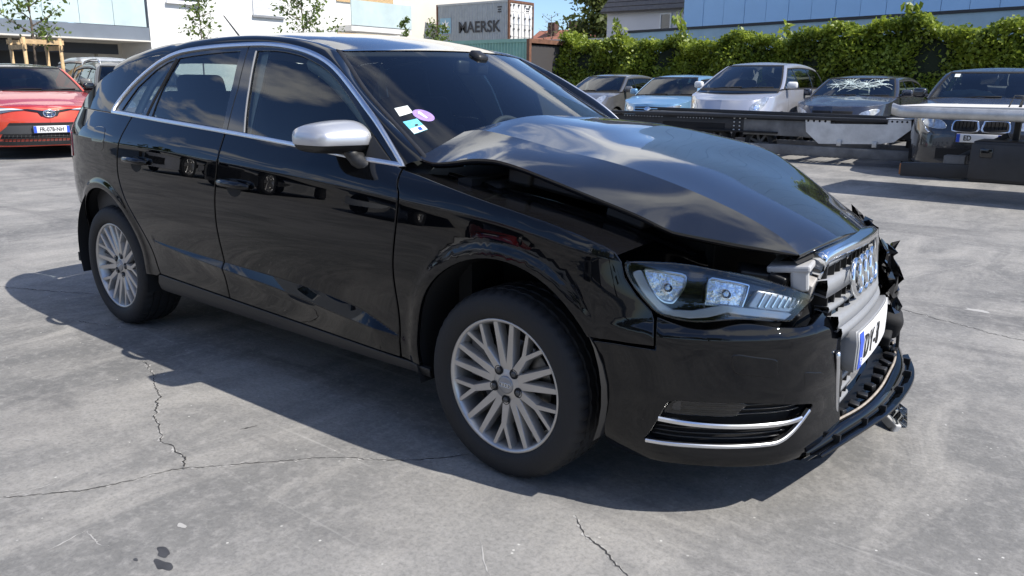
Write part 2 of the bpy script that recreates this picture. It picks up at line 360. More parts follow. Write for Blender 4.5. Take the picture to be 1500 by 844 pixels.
# ================================================================== ground
def ground_material():
    m = bpy.data.materials.new('worn_concrete'); m.use_nodes = True; t = m.node_tree; b = t.nodes['Principled BSDF']; L = t.links.new
    c = t.nodes.new('ShaderNodeTexCoord')
    def noise(s, d=6, r=.6, dist=0., sc=(1, 1, 1), rz=0.):
        mp = t.nodes.new('ShaderNodeMapping'); mp.inputs['Scale'].default_value = sc; mp.inputs['Rotation'].default_value = (0, 0, rz); L(c.outputs['Object'], mp.inputs[0])
        n = t.nodes.new('ShaderNodeTexNoise'); n.inputs['Scale'].default_value = s; n.inputs['Detail'].default_value = d; n.inputs['Roughness'].default_value = r; n.inputs['Distortion'].default_value = dist; L(mp.outputs[0], n.inputs['Vector']); return n.outputs['Fac']
    def ramp(v, a, b_, lo=0., hi=1.):
        r = t.nodes.new('ShaderNodeMapRange'); r.inputs['From Min'].default_value = a; r.inputs['From Max'].default_value = b_; r.inputs['To Min'].default_value = lo; r.inputs['To Max'].default_value = hi; L(v, r.inputs['Value']); return r.outputs[0]
    def mixc(f, A, B):
        x = t.nodes.new('ShaderNodeMix'); x.data_type = 'RGBA'
        if isinstance(f, float): x.inputs['Factor'].default_value = f
        else: L(f, x.inputs['Factor'])
        for k, v in (('A', A), ('B', B)):
            if isinstance(v, tuple): x.inputs[k].default_value = (*v, 1)
            else: L(v, x.inputs[k])
        return x.outputs['Result']
    col = mixc(ramp(noise(.55, 5, .55, .4), .38, .64), (0.150, 0.148, 0.144), (0.249, 0.242, 0.230))
    col = mixc(ramp(noise(2.6, 7, .68, .8, (1, .35, 1), .5), .44, .64, 0, .9), col, (0.314, 0.301, 0.280))
    col = mixc(ramp(noise(1.1, 6, .62, 1.2, (.35, 1.2, 1), .35), .52, .68, 0, .75), col, (0.099, 0.098, 0.099))
    col = mixc(ramp(noise(9, 8, .72, .3), .50, .74, 0, .45), col, (0.344, 0.331, 0.314))
    col = mixc(ramp(noise(70, 4, .75), .44, .74, 0, .55), col, (0.086, 0.086, 0.086)); col = mixc(ramp(noise(24, 6, .75, .3), .50, .72, 0, .5), col, (0.361, 0.348, 0.331)); col = mixc(ramp(noise(.9, 4, .6, .5), .5, .75, 0, .4), col, (0.103, 0.101, 0.101))
    v = t.nodes.new('ShaderNodeTexVoronoi'); v.inputs['Scale'].default_value = 17; v.inputs['Randomness'].default_value = 1; L(c.outputs['Object'], v.inputs['Vector'])
    sp = ramp(v.outputs['Distance'], .05, .075, 1, 0); msk = ramp(noise(2.2, 3, .6), .47, .56)
    mm = t.nodes.new('ShaderNodeMath'); mm.operation = 'MULTIPLY'; L(sp, mm.inputs[0]); L(msk, mm.inputs[1]); col = mixc(mm.outputs[0], col, (.50, .49, .46))
    # pale scrape marks
    scr = ramp(noise(5, 4, .6, .2, (.06, 2.4, 1), .9), .66, .72, 0, .35); col = mixc(scr, col, (.42, .41, .39))
    L(col, b.inputs['Base Color']); b.inputs['Roughness'].default_value = .88; b.inputs['Specular IOR Level'].default_value = .28
    n2 = t.nodes.new('ShaderNodeTexNoise'); n2.inputs['Scale'].default_value = 38; n2.inputs['Detail'].default_value = 9; n2.inputs['Roughness'].default_value = .7; L(c.outputs['Object'], n2.inputs['Vector'])
    bp = t.nodes.new('ShaderNodeBump'); bp.inputs['Strength'].default_value = .35; bp.inputs['Distance'].default_value = .012; L(n2.outputs['Fac'], bp.inputs['Height']); L(bp.outputs[0], b.inputs['Normal']); return m
gx = np.r_[-400, -60, np.linspace(-40, 20, 31), 60, 400]; gy = np.r_[-400, -20, np.linspace(0, 24, 49), 60, 400]
gnd = mesh("ground", [(x, y, .012*max(0., min(y, 20.)-4.)) for x in gx for y in gy], grid_faces(len(gx), len(gy)), ground_material(), None, True); gnd["kind"] = "structure"
crack_m = mat('crack_dark', (.035, .034, .033), .95); crack_e = mat('crack_chipped_edge', (.33, .32, .305), .9, noise=.3, nscale=40)  # cracks and the scrape share one flat dark tone
oil = mat('oil_stain', (.045, .045, .048), .5, noise=.4, nscale=20)
def crack(pts, w=.006, seed=1, name='ground_crack', m=crack_m, z=.0015, jit=.010, edge=True):
    r = random.Random(seed); p = resample(cr(pts, 5), .012); V = []; Fs = []; E = []; off = 0.; slow = 0.
    for i, q in enumerate(p):
        d = p[min(i+2, len(p)-1)]-p[max(i-2, 0)]; d = d/(np.linalg.norm(d)+1e-9); nn = np.array([-d[1], d[0]]); slow = slow*.90+r.gauss(0, jit*.35); off = off*.55+r.gauss(0, jit*.22); q = q+nn*(off+slow); ww = w*(.25+r.random()*.9+.5*max(0, math.sin(i*.11+seed)))*(.3 if i < 3 or i > len(p)-4 else 1)
        V += [(*(q-nn*ww/2), z), (*(q+nn*ww/2), z)]; we = ww/2+(.012*r.random()**5); E += [(*(q-nn*we), z-.0007), (*(q+nn*(ww/2+.012*r.random()**5)), z-.0007)]
    for i in range(len(p)-1): Fs.append((2*i, 2*i+2, 2*i+3, 2*i+1))
    o = mesh(name, V, Fs, m, None, False); o['kind'] = 'structure'
    if edge: e = mesh('crack_edge', E, Fs, crack_e, o, False)
    return o
# ================================================================== the black hatchback: surfaces
# x forward from the front axle, y to the car's left, z up; the near flank is y < 0
PLAN = [(-3.47, 0), (-3.462, .25), (-3.43, .47), (-3.35, .65), (-3.2, .765), (-2.95, .84), (-2.6, .878), (-2.2, .89), (-1.6, .893), (-1.0, .893), (-.5, .891), (-.1, .887), (.15, .878), (.33, .858), (.46, .826), (.58, .777), (.69, .705), (.775, .622), (.832, .54), (.866, .43), (.888, .29), (.901, .14), (.905, 0)]
_c = cr(PLAN, 12); _s = np.r_[0, np.cumsum(np.hypot(*np.diff(_c, axis=0).T))]
_s += -1.0-np.interp(-1.0, _c[:260, 0], _s[:260]); _g = np.gradient(_c, _s, axis=0); _g /= np.hypot(*_g.T)[:, None]
U0, U1 = _s[0], _s[-1]
def sbase(u):
    return np.interp(u, _s, _c[:, 0]), np.interp(u, _s, _c[:, 1]), -np.interp(u, _s, _g[:, 1]), np.interp(u, _s, _g[:, 0])
zt = pchip([-3.4, -2.73, -2.4, -1.965, -1.52, -.935, -.438, -.02, .31, .6, 1.5], [.985, .975, .964, .955, .936, .912, .882, .852, .797, .75, .70])
zb = pchip([-3.4, -2.59, -2.05, -1.53, -1.1, -.673, -.49, 0, .6], [1.13, 1.105, 1.079, 1.052, 1.027, .996, .981, .945, .86])
zhi = pchip([-2.2, -2.13, -1.55, -1.15, -.72, -.48, -.42], [.525, .518, .501, .494, .463, .394, .38])
zlo = pchip([-2.2, -2.13, -1.55, -1.15, -.72, -.48, -.42], [.525, .513, .472, .450, .408, .388, .38])
_low = pchip([.10, .17, .21, .25, .30, .40, .55, .70], [-.20, -.10, -.062, -.04, -.026, -.019, -.018, -.014])
_front = pchip([.10, .16, .19, .22, .30, .42, .54, .58, .61, .64, .70, .80, .90], [-.10, -.04, -.012, -.004, -.01, 0, .0, -.003, -.026, -.036, -.050, -.090, -.15])
_up = pchip([0, .03, .07, .12, .2, .3], [0, -.010, -.030, -.058, -.11, -.18])
_fup = pchip([0, .03, .06, .085, .105, .12], [0, -.010, -.032, -.068, -.120, -.19])
ARCH = ((-.005, .372, .367), (-2.650, .366, .361))
def dside(u, z):
    T = zt(u); q = np.clip((z-.42)/(T-.42), 0, 1); a = _low(z)*(1-sst(0, .55, q))+.0115*np.sin(math.pi*q**1.15)**1.3*(z > .42)
    hi, lo = zhi(u), zlo(u); on = (u > -2.2) & (u < -.42); w = np.maximum(hi-lo, 1e-4); amp = .020*np.clip((hi-lo)/.03, 0, 1)
    st = np.where(z >= hi, 0, np.where(z <= lo, np.exp(-(np.abs(lo-z)/.07)), np.clip((hi-z)/w, 0, 1)))
    a = a+np.where(on, amp*st, 0); k = sst(-.75, -.40, u)
    return np.where(z > T, _up(z-T)*(1-k)+_fup(z-T)*k, a)
def flare(u, z):
    f = 0
    for cx, R, cz in ARCH:
        r = np.hypot(u-cx, z-cz)-R; f = f+.0075*np.exp(-np.clip(r-.022, 0, 9)**2/(.022**2))*(1-sst(-.03, .03, z-zt(u)+.06))*sst(.2, .3, z)
    return f
def dd(u, z):
    k = sst(.30, .62, u); return dside(u, z)*(1-k)+_front(z)*k+flare(u, z)*(1-k)
def S(u, z):
    u = np.asarray(u, float); z = np.asarray(z, float); x, w, nx, nw = sbase(u); d = dd(u, z); return np.stack([x+nx*d, -(w+nw*d), z+0*d], -1)
_xs = np.linspace(U0+.02, .6, 500); _pp = S(_xs, zb(_xs))
def G(x, z):
    x = np.asarray(x, float); z = np.asarray(z, float); h = np.maximum(z-zb(x), -.05); y = np.interp(x, _pp[:, 0], -_pp[:, 1]); return np.stack([x+0*h, -(y-.37*h-.42*h*h), z+0*x], -1)
xc = pchip([.90, 1.0, 1.2, 1.35, 1.44, 1.5], [.09, -.10, -.50, -.805, -1.0, -1.14])
def Wd(y, z):
    y = np.asarray(y, float); z = np.asarray(z, float); return np.stack([xc(z)-.63*y*y, y+0*z, z+0*y], -1)
zr = pchip([-3.0, -2.8, -2.5, -2.1, -1.7, -1.35, -1.11, -.9, -.8], [1.36, 1.405, 1.458, 1.488, 1.496, 1.475, 1.438, 1.397, 1.37])
def Rf(x, y):
    x = np.asarray(x, float); y = np.asarray(y, float); return np.stack([x+0*y, y+0*x, zr(x)-.10*y*y-1.6*np.clip(np.abs(y)-.48, 0, 1)**2], -1)

car = thing('hatchback_car', 'black five-door hatchback with crumpled bonnet and torn-off front bumper corner', 'car')
SIDES = ((S, G, 1., 'near'), (mirY(S), mirY(G), -1., 'far'))
def arch_pts(k, z0, a0=None, n=26, front=True):
    cx, R, cz = ARCH[k]; return cx, R, cz
def arch_arc(k, za, zb_, rearwards=True, n=28):
    """points along arch k from its rear foot (height za) over the top to its front foot (height zb_)"""
    cx, R, cz = ARCH[k]; a = math.pi-math.asin((za-cz)/R); b = math.asin((zb_-cz)/R)
    t = np.linspace(a, b, n); return np.stack([cx+R*np.cos(t), cz+R*np.sin(t)], 1)
zl = lambda us, d=0.: [(u, float(zt(u))+d) for u in us]
def crease_pts(a, b):
    u = np.arange(a, b, .016); o = []
    for d in (-.010, -.004, .0, .004, .010): o.append(np.stack([u, zt(u)+d], 1))
    return o
def flute_pts(a, b):
    u = np.arange(a, b, .016); o = []
    for d in (-.007, -.003, .003, .007): o += [np.stack([u, zhi(u)+d], 1), np.stack([u, zlo(u)+d], 1)]
    return o
fcut = cr([(-.487, .976), (-.462, .93), (-.440, .888), (-.447, .792), (-.463, .647), (-.466, .476), (-.470, .310)], 6)
bcut = cr([(-1.535, 1.050), (-1.524, .935), (-1.544, .833), (-1.555, .724), (-1.553, .505), (-1.546, .338)], 6)
rcut = cr([(-2.357, 1.090), (-2.388, .985), (-2.417, .898), (-2.416, .805), (-2.368, .702), (-2.290, .602), (-2.206, .477), (-2.150, .353)], 6)
GAP = .0035
def sh(c, d): c = np.array(c); c = c.copy(); c[:, 0] += d; return c
DOORBOT = pchip([-2.2, -1.546, -.47, -.3], [.353, .337, .307, .300])
def belt(us, d=0.): return np.array([(u, float(zb(u))+d) for u in us])
fender_top = [(-.478, .974), (-.38, .960), (-.269, .942), (-.108, .915), (.033, .892), (.158, .870), (.276, .842), (.352, .819), (.385, .803)]
fender_o = np.vstack([sh(fcut, GAP)[::-1], fender_top, [(.405, .778), (.418, .735), (.455, .686), (.500, .643), (.508, .62), (.5145, .548), (.42, .549), (.335, .551)], arch_arc(0, .30, .549)[::-1]])
fdoor_o = np.vstack([sh(fcut, -GAP), [(u, float(DOORBOT(u))) for u in np.linspace(-.48, -1.53, 20)], sh(bcut, GAP)[::-1], belt(np.linspace(-1.50, -.52, 24))])
rdoor_o = np.vstack([sh(bcut, -GAP), [(u, float(DOORBOT(u))) for u in np.linspace(-1.56, -2.14, 14)], sh(rcut, GAP)[::-1], belt(np.linspace(-2.33, -1.56, 20))])
quarter_o = np.vstack([sh(rcut, -GAP), [(-2.19, .335)], arch_arc(1, .50, .33)[::-1], [(-2.97, .52), (-3.0, .60), (-3.15, .62), (-3.35, .635), (-3.52, .64), (-3.55, .80), (-3.55, 1.00)], belt(np.linspace(-3.5, -2.38, 30), -.002)])
sill_o = np.vstack([[(u, float(DOORBOT(u))-.008) for u in np.linspace(-.33, -2.18, 30)], [(-2.20, .30), (-2.19, .262)], [(u, .258) for u in np.linspace(-2.15, -.36, 24)], [(-.335, .255)]])
rbump_o = np.vstack([[(-2.975, .51), (-3.005, .592), (-3.15, .612), (-3.35, .627), (U0+.002, .64)], [(U0+.002, .24), (-3.5, .22), (-3.1, .24), (-3.01, .28)]])
tail_o = [(-3.10, .985), (-3.08, .86), (-3.30, .845), (-3.54, .84), (-3.54, .985), (-3.35, 1.0)]
for SS, GG, sg, sd in SIDES:
    fd = panel('front_door', fdoor_o, SS, paint_black, car, .028, sgn=sg, extra=crease_pts(-1.6, -.42)+flute_pts(-1.6, -.46))
    rd = panel('rear_door', rdoor_o, SS, paint_black, car, .028, sgn=sg, extra=crease_pts(-2.45, -1.5)+flute_pts(-2.14, -1.5))
    fe = panel('fender', fender_o, SS, paint_black, car, .024, sgn=sg, extra=crease_pts(-.5, .42)+[arch_arc(0, .32, .5, n=40)*1.0+np.array([(math.cos(t)*d, math.sin(t)*d) for t in np.linspace(math.pi-.1, .3, 40)]) for d in (.012, .028, .036, .045, .056)])
    if sg < 0: fe['label'] = 'fender on the far, crushed side'
    qp = panel('rear_quarter_panel', quarter_o, SS, paint_black, car, .03, sgn=sg, extra=crease_pts(-3.4, -2.4)+[arch_arc(1, .52, .36, n=40)+np.array([(math.cos(t)*d, math.sin(t)*d) for t in np.linspace(math.pi-.3, -.0, 40)]) for d in (.012, .028, .036, .045, .056)])
    panel('sill', sill_o, SS, bl_plastic, car, .03, sgn=sg, off=-.004)
    panel('rear_bumper', rbump_o, SS, paint_black, car, .05, sgn=sg)
    panel('tailgate_panel', [(-3.558, .65), (-3.558, 1.0), (U0+.002, 1.02), (U0+.002, .65)], SS, paint_black, car, .05, sgn=sg)
    panel('tail_light', tail_o, SS, red_lens, car, .03, sgn=sg, off=.005)
    # handles: bowl, grip
    for host, hx, hz in ((fd, -1.395, .848), (rd, -2.215, .889)):
        t = np.linspace(0, 2*math.pi, 24, endpoint=False)
        panel('handle_bowl', np.stack([hx-.01+.055*np.cos(t), hz-.012+.038*np.sin(t)], 1), SS, bl_matt, host, .02, sgn=sg, off=.0012, lip=.001)
        cu = np.array([(hx-.115, hz+.004), (hx-.06, hz+.006), (hx, hz+.006), (hx+.06, hz+.004), (hx+.108, hz+.001)])
        p = SS(cu[:, 0], cu[:, 1]); n = surf_normals(SS, cu[:, 0], cu[:, 1], sg); p = p+n*np.array([.006, .030, .036, .030, .006])[:, None]
        tube('door_handle', cr(p, 6), np.interp(np.linspace(0, 1, 25), [0, .15, .85, 1], [.009, .015, .015, .009]), paint_black, host, 10, upv=(0, 1, 0))
    # fuel flap line on the near side
    if sg > 0:
        ff = cr([(-2.70, 1.030), (-2.60, 1.032), (-2.565, 1.005), (-2.56, .945), (-2.60, .915), (-2.68, .912), (-2.715, .94), (-2.715, 1.0)], 5, True)
        panel('fuel_flap', ff, SS, paint_black, qp, .03, sgn=sg, off=.0015, bev=.003)
    # ---------------- greenhouse
    dlo_top = [(-.496, .982), (-.66, 1.129), (-.832, 1.238), (-.99, 1.320), (-1.132, 1.367), (-1.292, 1.398), (-1.461, 1.414), (-1.618, 1.417), (-1.82, 1.414), (-2.005, 1.405), (-2.13, 1.393), (-2.22, 1.372), (-2.31, 1.335), (-2.428, 1.262), (-2.53, 1.178), (-2.578, 1.128), (-2.586, 1.107)]
    dlo = cr(dlo_top, 6)
    dlo_low = belt(np.linspace(-2.57, -.51, 60), .003)
    qg = cr([(-2.497, 1.120), (-2.404, 1.231), (-2.29, 1.312), (-2.215, 1.345), (-2.160, 1.360), (-2.183, 1.249), (-2.275, 1.108)], 1)
    rg = np.array([(-2.122, 1.366), (-2.02, 1.376), (-1.913, 1.383), (-1.78, 1.389), (-1.653, 1.392), (-1.605, 1.258), (-1.570, 1.070), (-1.871, 1.086), (-2.180, 1.101), (-2.158, 1.249)])
    fg = np.vstack([cr([(-1.529, 1.390), (-1.44, 1.390), (-1.358, 1.385), (-1.27, 1.374), (-1.184, 1.357), (-1.009, 1.302), (-.809, 1.192), (-.641, 1.070), (-.545, .990)], 3), [(-.858, 1.016), (-1.13, 1.034), (-1.404, 1.056), (-1.464, 1.231)]])
    fr_o = np.vstack([dlo, dlo_low])
    fr = panel('window_frame', fr_o, GG, bl_gloss, car, .035, sgn=sg, off=-.006, holes=(qg, rg, fg), bev=.003)
    panel('quarter_window', qg, GG, g_rear, car, .05, sgn=sg, off=-.011, lip=.001, bev=.002)
    panel('rear_door_window', rg, GG, g_rear, car, .05, sgn=sg, off=-.011, lip=.001, bev=.002)
    panel('front_door_window', fg, GG, g_side, car, .05, sgn=sg, off=-.011, lip=.001, bev=.002)
    # mirror triangle
    panel('mirror_sail', [(-.545, .992), (-.66, .999), (-.655, 1.082), (-.60, 1.036)], GG, bl_plastic, car, .03, sgn=sg, off=.002, bev=.002)
    # rubber/satin edge along the B-pillar, chrome all round
    ribbon('pillar_seal', [(-1.536, 1.06), (-1.500, 1.231), (-1.556, 1.40)][0:0] or [(-1.41, 1.058), (-1.472, 1.231), (-1.537, 1.388)], GG, .004, .004, grey_pl, fr, sg, off=-.006)
    ribbon('divider_strip', [(-2.226, 1.103), (-2.170, 1.249), (-2.138, 1.365)], GG, .008, .004, bl_matt, fr, sg, off=-.006)
    ribbon('window_chrome', np.vstack([dlo, dlo_low]), GG, .0085, .006, satin, car, sg, off=-.002, closed=True)
    # door shut line through the frame
    ribbon('pillar_gap', [(-1.535, 1.058), (-1.551, 1.231), (-1.606, 1.408)], GG, .0025, .001, bl_matt, fr, sg, off=-.0062)
    # C-pillar, upper rear body
    up_k = cr([(-2.22, 1.384), (-2.40, 1.372), (-2.58, 1.342), (-2.74, 1.305)], 5)
    cp_o = np.vstack([cr(dlo_top[11:], 5)[::-1], up_k, cr([(-2.76, 1.295), (-2.87, 1.235), (-3.05, 1.150), (-3.22, 1.06), (-3.33, 1.0)], 4), belt(np.linspace(-3.24, -2.60, 18), -.003)])
    cp_o = np.vstack([cr(dlo_top[11:], 5)[::-1], up_k[1:], cr([(-2.80, 1.29), (-2.92, 1.235), (-3.09, 1.155), (-3.20, 1.10)], 4)[0:], [(-3.22, float(zb(-3.22)))], belt(np.linspace(-3.18, -2.60, 18), -.001)])
    panel('rear_pillar', cp_o, GG, paint_black, car, .04, sgn=sg, lip=.005, bev=.002)
    # A-pillar and roof rail: from the window chrome up to the windscreen edge and the roof
    ysg = 1 if sg > 0 else -1
    low = np.vstack([cr(dlo_top[:12], 6), up_k[1:]]); low = low[low[:, 0] > -2.75]
    lowP = GG(low[:, 0], low[:, 1]); lowP = arclen(lowP, 90)
    we = cr([(-.742, 1.000), (-.732, 1.024), (-.672, 1.216), (-.610, 1.335), (-.583, 1.381)], 10); wp = Wd(we[:, 0]*ysg, we[:, 1])
    xs = np.linspace(-1.17, -2.76, 40); rp_ = Rf(xs, np.full(40, -.560)*ysg)
    upP = arclen(np.vstack([cr(wp, 1), rp_]), 90)
    # match by distance along: A-pillar part and rail part separately
    iL = int(np.argmin(np.abs(lowP[:, 0]+1.16))); iU = int(np.argmin(np.abs(upP[:, 0]+1.12)))
    lowP = np.vstack([arclen(lowP[:iL+1], 40), arclen(lowP[iL:], 50)[1:]]); upP = np.vstack([arclen(upP[:iU+1], 40), arclen(upP[iU:], 50)[1:]])
    rows = []
    for k in np.linspace(0, 1, 9):
        p = lowP*(1-k)+upP*k; bul = .028*math.sin(math.pi*k)**.8
        out = np.stack([np.zeros(len(p)), np.full(len(p), -.75*ysg), np.full(len(p), .66)], 1)
        sc = np.interp(np.arange(len(p)), [0, 8, 40, 60, 89], [.35, .6, .8, 1, 1])[:, None]; rows.append(p+out*bul*sc)
    loft('roof_rail', rows, paint_black, car, flip=sg > 0)
    ribbon('windscreen_seal', np.stack([we[:, 0]*ysg, we[:, 1]], 1)[6:], Wd, .007, .006, bl_plastic, car, 1, off=.0)
# roof
def roofF(s, y):
    s = np.asarray(s, float); y = np.asarray(y, float); zf = 1.397-.045*y*y; xf = xc(zf)-.63*y*y; x = xf*(1-s)+(-2.76)*s
    p = Rf(x, y); k = np.exp(-s*22); p[..., 2] = p[..., 2]*(1-k)+zf*k; return p
rows = [roofF(np.full(33, s), np.linspace(-.562, .562, 33)) for s in np.r_[0, .004, .01, .02, .04, .07, np.linspace(.1, 1, 24)]]
loft('roof', rows, paint_dusty, car)
tube('roof_antenna', [(-2.60, 0, 1.445), (-2.63, 0, 1.475), (-2.82, 0, 1.63)], [.012, .006, .003], bl_plastic, car, 6)
panel('windscreen', np.vstack([cr([(-.735, 1.00), (-.670, 1.216), (-.608, 1.335), (-.580, 1.379)], 6), [(-.40, 1.386), (-.2, 1.391), (0, 1.393), (.2, 1.391), (.40, 1.386)], cr([(.735, 1.00), (.670, 1.216), (.608, 1.335), (.580, 1.379)], 6)[::-1], [(.4, .965), (0, .955), (-.4, .965)]]), Wd, g_ws, car, .07, sgn=1, lip=.003, bev=.002)
wsh = bpy.data.objects['windscreen']
# black print along the glass edge
ribbon('windscreen_border', [(-.57, 1.372), (-.4, 1.379), (-.2, 1.383), (0, 1.385), (.2, 1.383), (.4, 1.379), (.57, 1.372)], Wd, .008, .001, bl_matt, wsh, 1, off=-.004)
def wpoly(c): return np.array(c, float)
t = np.linspace(0, 2*math.pi, 24, endpoint=False)
def quad_in(q, a0, a1, b0, b1):
    q = np.array(q, float); f = lambda a, b_: q[0]*(1-a)*(1-b_)+q[1]*a*(1-b_)+q[2]*a*b_+q[3]*(1-a)*b_
    return [f(a0, b0), f(a1, b0), f(a1, b1), f(a0, b1)]
qw = [(-.650, 1.169), (-.600, 1.179), (-.612, 1.155), (-.665, 1.141)]; qb = [(-.676, 1.123), (-.624, 1.134), (-.634, 1.098), (-.689, 1.082)]
panel('windscreen_sticker', qw, Wd, sticker_w, wsh, .03, off=.0012, lip=.0005, bev=.0008)
st = panel('windscreen_sticker', qb, Wd, sticker_b, wsh, .03, off=.0012, lip=.0005, bev=.0008)
panel('sticker_band', quad_in(qb, .01, .99, .60, .99), Wd, sticker_w, st, .03, off=.0024, lip=.0004, bev=.0006); panel('sticker_mark', quad_in(qb, .48, .72, .68, .92), Wd, plate_blue, st, .03, off=.0034, lip=.0004, bev=.0006); panel('sticker_mark', quad_in(qb, .5, .7, .42, .54), Wd, trim_dark, st, .03, off=.0034, lip=.0004, bev=.0006)
st = panel('windscreen_sticker', np.stack([-.592+.030*np.cos(t)+.012*np.sin(t)*0, 1.145+.0195*np.sin(t)+.005*np.cos(t)], 1), Wd, sticker_v, wsh, .03, off=.0012, lip=.0005, bev=.0008)
panel('sticker_mark', np.array([(-.597, 1.134), (-.590, 1.1355), (-.589, 1.158), (-.595, 1.157), (-.602, 1.151)]), Wd, sticker_w, st, .03, off=.0024, lip=.0004, bev=.0006)
# tailgate upper: spoiler, rear window
def hatchF(a, b):
    """a 0..1 top to bottom, b -1..1 across"""
    a = np.asarray(a, float); b = np.asarray(b, float); x = -2.76-.46*a-.10*(1-b*b); z = 1.405-.30*a+.03*(1-b*b)*(1-a)
    w = .56+.10*a; return np.stack([x, w*b, z-.06*np.abs(b)**3*(1-a)], -1)
rows = [[hatchF(a, b) for b in np.linspace(-1, 1, 21)] for a in np.linspace(0, .22, 5)]; loft('roof_spoiler', rows, paint_black, car)
rows = [[hatchF(a, b) for b in np.linspace(-1, 1, 21)] for a in np.linspace(.22, 1, 9)]; loft('rear_window', rows, g_rear, car)
# floor pan, wheel-arch liners, bulkhead: dark, keep light out of the shell
boxes('underbody', [((-1.50, 0, .25), (3.7, 1.5, .05)), ((-1.30, 0, .275), (1.75, 1.63, .03)), ((-3.2, 0, .42), (.3, 1.3, .36)), ((-2.65, 0, .40), (.9, 1.0, .3)), ((-.28, 0, .62), (.06, 1.46, .66)), ((.1, 0, .32), (.9, 1.1, .1))], bl_matt, car)
prism('light_block_undertray', [(.30, -.74, .205), (.44, -.74, .205), (.56, -.69, .205), (.68, -.59, .205), (.77, -.45, .205), (.80, 0, .21), (.74, .40, .215), (.55, .60, .215), (.30, .60, .215)], (0, 0, 0), (0, 0, .012), bl_matt, car)  # added plate, keeps sun from leaking through the nose to the ground
for sy in (-1, 1):
    for cx, R, cz in ARCH:
        t = np.linspace(-.35, math.pi+.35, 26); rows = [[(cx+(R+.012)*math.cos(a), sy*y, cz+(R+.012)*math.sin(a)) for a in t] for y in (.872, .84, .60, .56)]
        rows.append([(cx+.10*math.cos(a), sy*.555, cz+.10*math.sin(a)) for a in t]); loft('wheel_arch_liner', rows, bl_matt, car)
# door inner skins (dark) so the shell is not paper seen from inside
for sy in (-1, 1):
    rows = [[(x, sy*(float(-S(np.array(x), np.array(z))[1])-.06), z) for x in np.linspace(-.45, -2.9, 30)] for z in (.30, .6, .9, 1.0)]; loft('door_lining', rows, trim_dark, car)

# ---------------- interior
def seat(x, y, back=1., w=.50):
    s = bpy.data.objects.new('seat', None); link(s, car)
    box('seat_cushion', (x+.25, y, .54), (.52, w, .17), seat_cloth, s, rot(0, -.12, 0), .05, 3)
    bm = bmesh.new(); bm_box(bm, (x-.07, y, .87), (.15, w, .66), rot(0, -.30, 0), .055, 3); bm_box(bm, (x+.02, y-w*.43, .82), (.12, .09, .45), rot(0, -.30, 0), .04, 3); bm_box(bm, (x+.02, y+w*.43, .82), (.12, .09, .45), rot(0, -.30, 0), .04, 3)
    bm_obj('backrest', bm, seat_cloth, s, True, 50)
    bm = bmesh.new(); bm_box(bm, (x-.185, y, 1.245), (.10, .27, .20), rot(0, -.22, 0), .045, 4); bm_obj('headrest', bm, seat_cloth, s, True, 50)
    for d in (-.06, .06): tube('headrest_post', [(x-.16, y+d, 1.09), (x-.18, y+d, 1.19)], .006, steel_dark, s, 6)
    return s
seat(-1.50, -.37); seat(-1.50, .37)
rs = bpy.data.objects.new('rear_seat', None); link(rs, car)
box('seat_cushion', (-2.02, 0, .58), (.50, 1.25, .18), seat_cloth, rs, rot(0, -.1, 0), .05, 3)
box('backrest', (-2.36, 0, .90), (.16, 1.28, .64), seat_cloth, rs, rot(0, -.38, 0), .05, 3)
for y in (-.38, .0, .38): box('headrest', (-2.47, y, 1.22), (.09, .26, .15), seat_cloth, rs, rot(0, -.3, 0), .04, 3)
rows = []
for y in np.linspace(-.72, .72, 17):
    k = .34*(y/.72)**2; rows.append([(-.30-k*.9, y, .90), (-.32-k*.9, y, .965), (-.42-k*.7, y, .985), (-.60-k*.5, y, .975), (-.74-k*.35, y, .93), (-.76-k*.3, y, .80), (-.70-k*.3, y, .60)])
loft('dashboard', rows, trim_dark, car)
tube('steering_wheel', [(-.93+.075*math.sin(t)*-1, .37+.185*math.cos(t), .93+.168*math.sin(t)) for t in np.linspace(0, 2*math.pi, 32, endpoint=False)], .015, trim_dark, car, 8, True)
boxes('steering_column', [((-.92, .37, .92), (.05, .12, .10), rot(0, -.4, 0)), ((-.83, .37, .90), (.2, .07, .07), rot(0, -.35, 0)), ((-.93, .37, .925), (.025, .34, .03), rot(0, -.4, 0))], trim_dark, car)
box('rear_view_mirror', (-.90, .0, 1.33), (.04, .23, .065), bl_plastic, car, rot(0, .1, .1), .018, 3)
box('mirror_foot', (-.86, 0, 1.37), (.07, .07, .05), bl_plastic, car, rot(0, .5, 0), .015)
rows = [roofF(np.full(15, s), np.linspace(-.53, .53, 15))-np.array([0, 0, .035]) for s in np.linspace(.04, .96, 12)]; loft('headliner', rows, trim_beige, car)
for sy in (-1, 1):
    g = G if sy < 0 else mirY(G)
    for pts, w in (([(-1.46, 1.03), (-1.49, 1.23), (-1.55, 1.39)], .085), ([(-2.36, 1.08), (-2.30, 1.25), (-2.2, 1.37)], .03)):
        ribbon('pillar_trim', pts, g, w, .012, trim_beige, car, -1 if sy < 0 else 1, off=.02)
    a = cr([(-.56, 1.01), (-.70, 1.125), (-.87, 1.225), (-1.03, 1.30), (-1.16, 1.345)], 4); p = g(a[:, 0], a[:, 1]); p[:, 1] -= sy*.060; p[:, 0] -= .035; p[:, 2] -= .012
    tube('windscreen_pillar_trim', p, .034, trim_beige, car, 8)
    ribbon('seat_belt', [(-1.62, 1.33), (-1.50, 1.05)], g, .022, .002, trim_dark, car, -1 if sy < 0 else 1, off=.05)

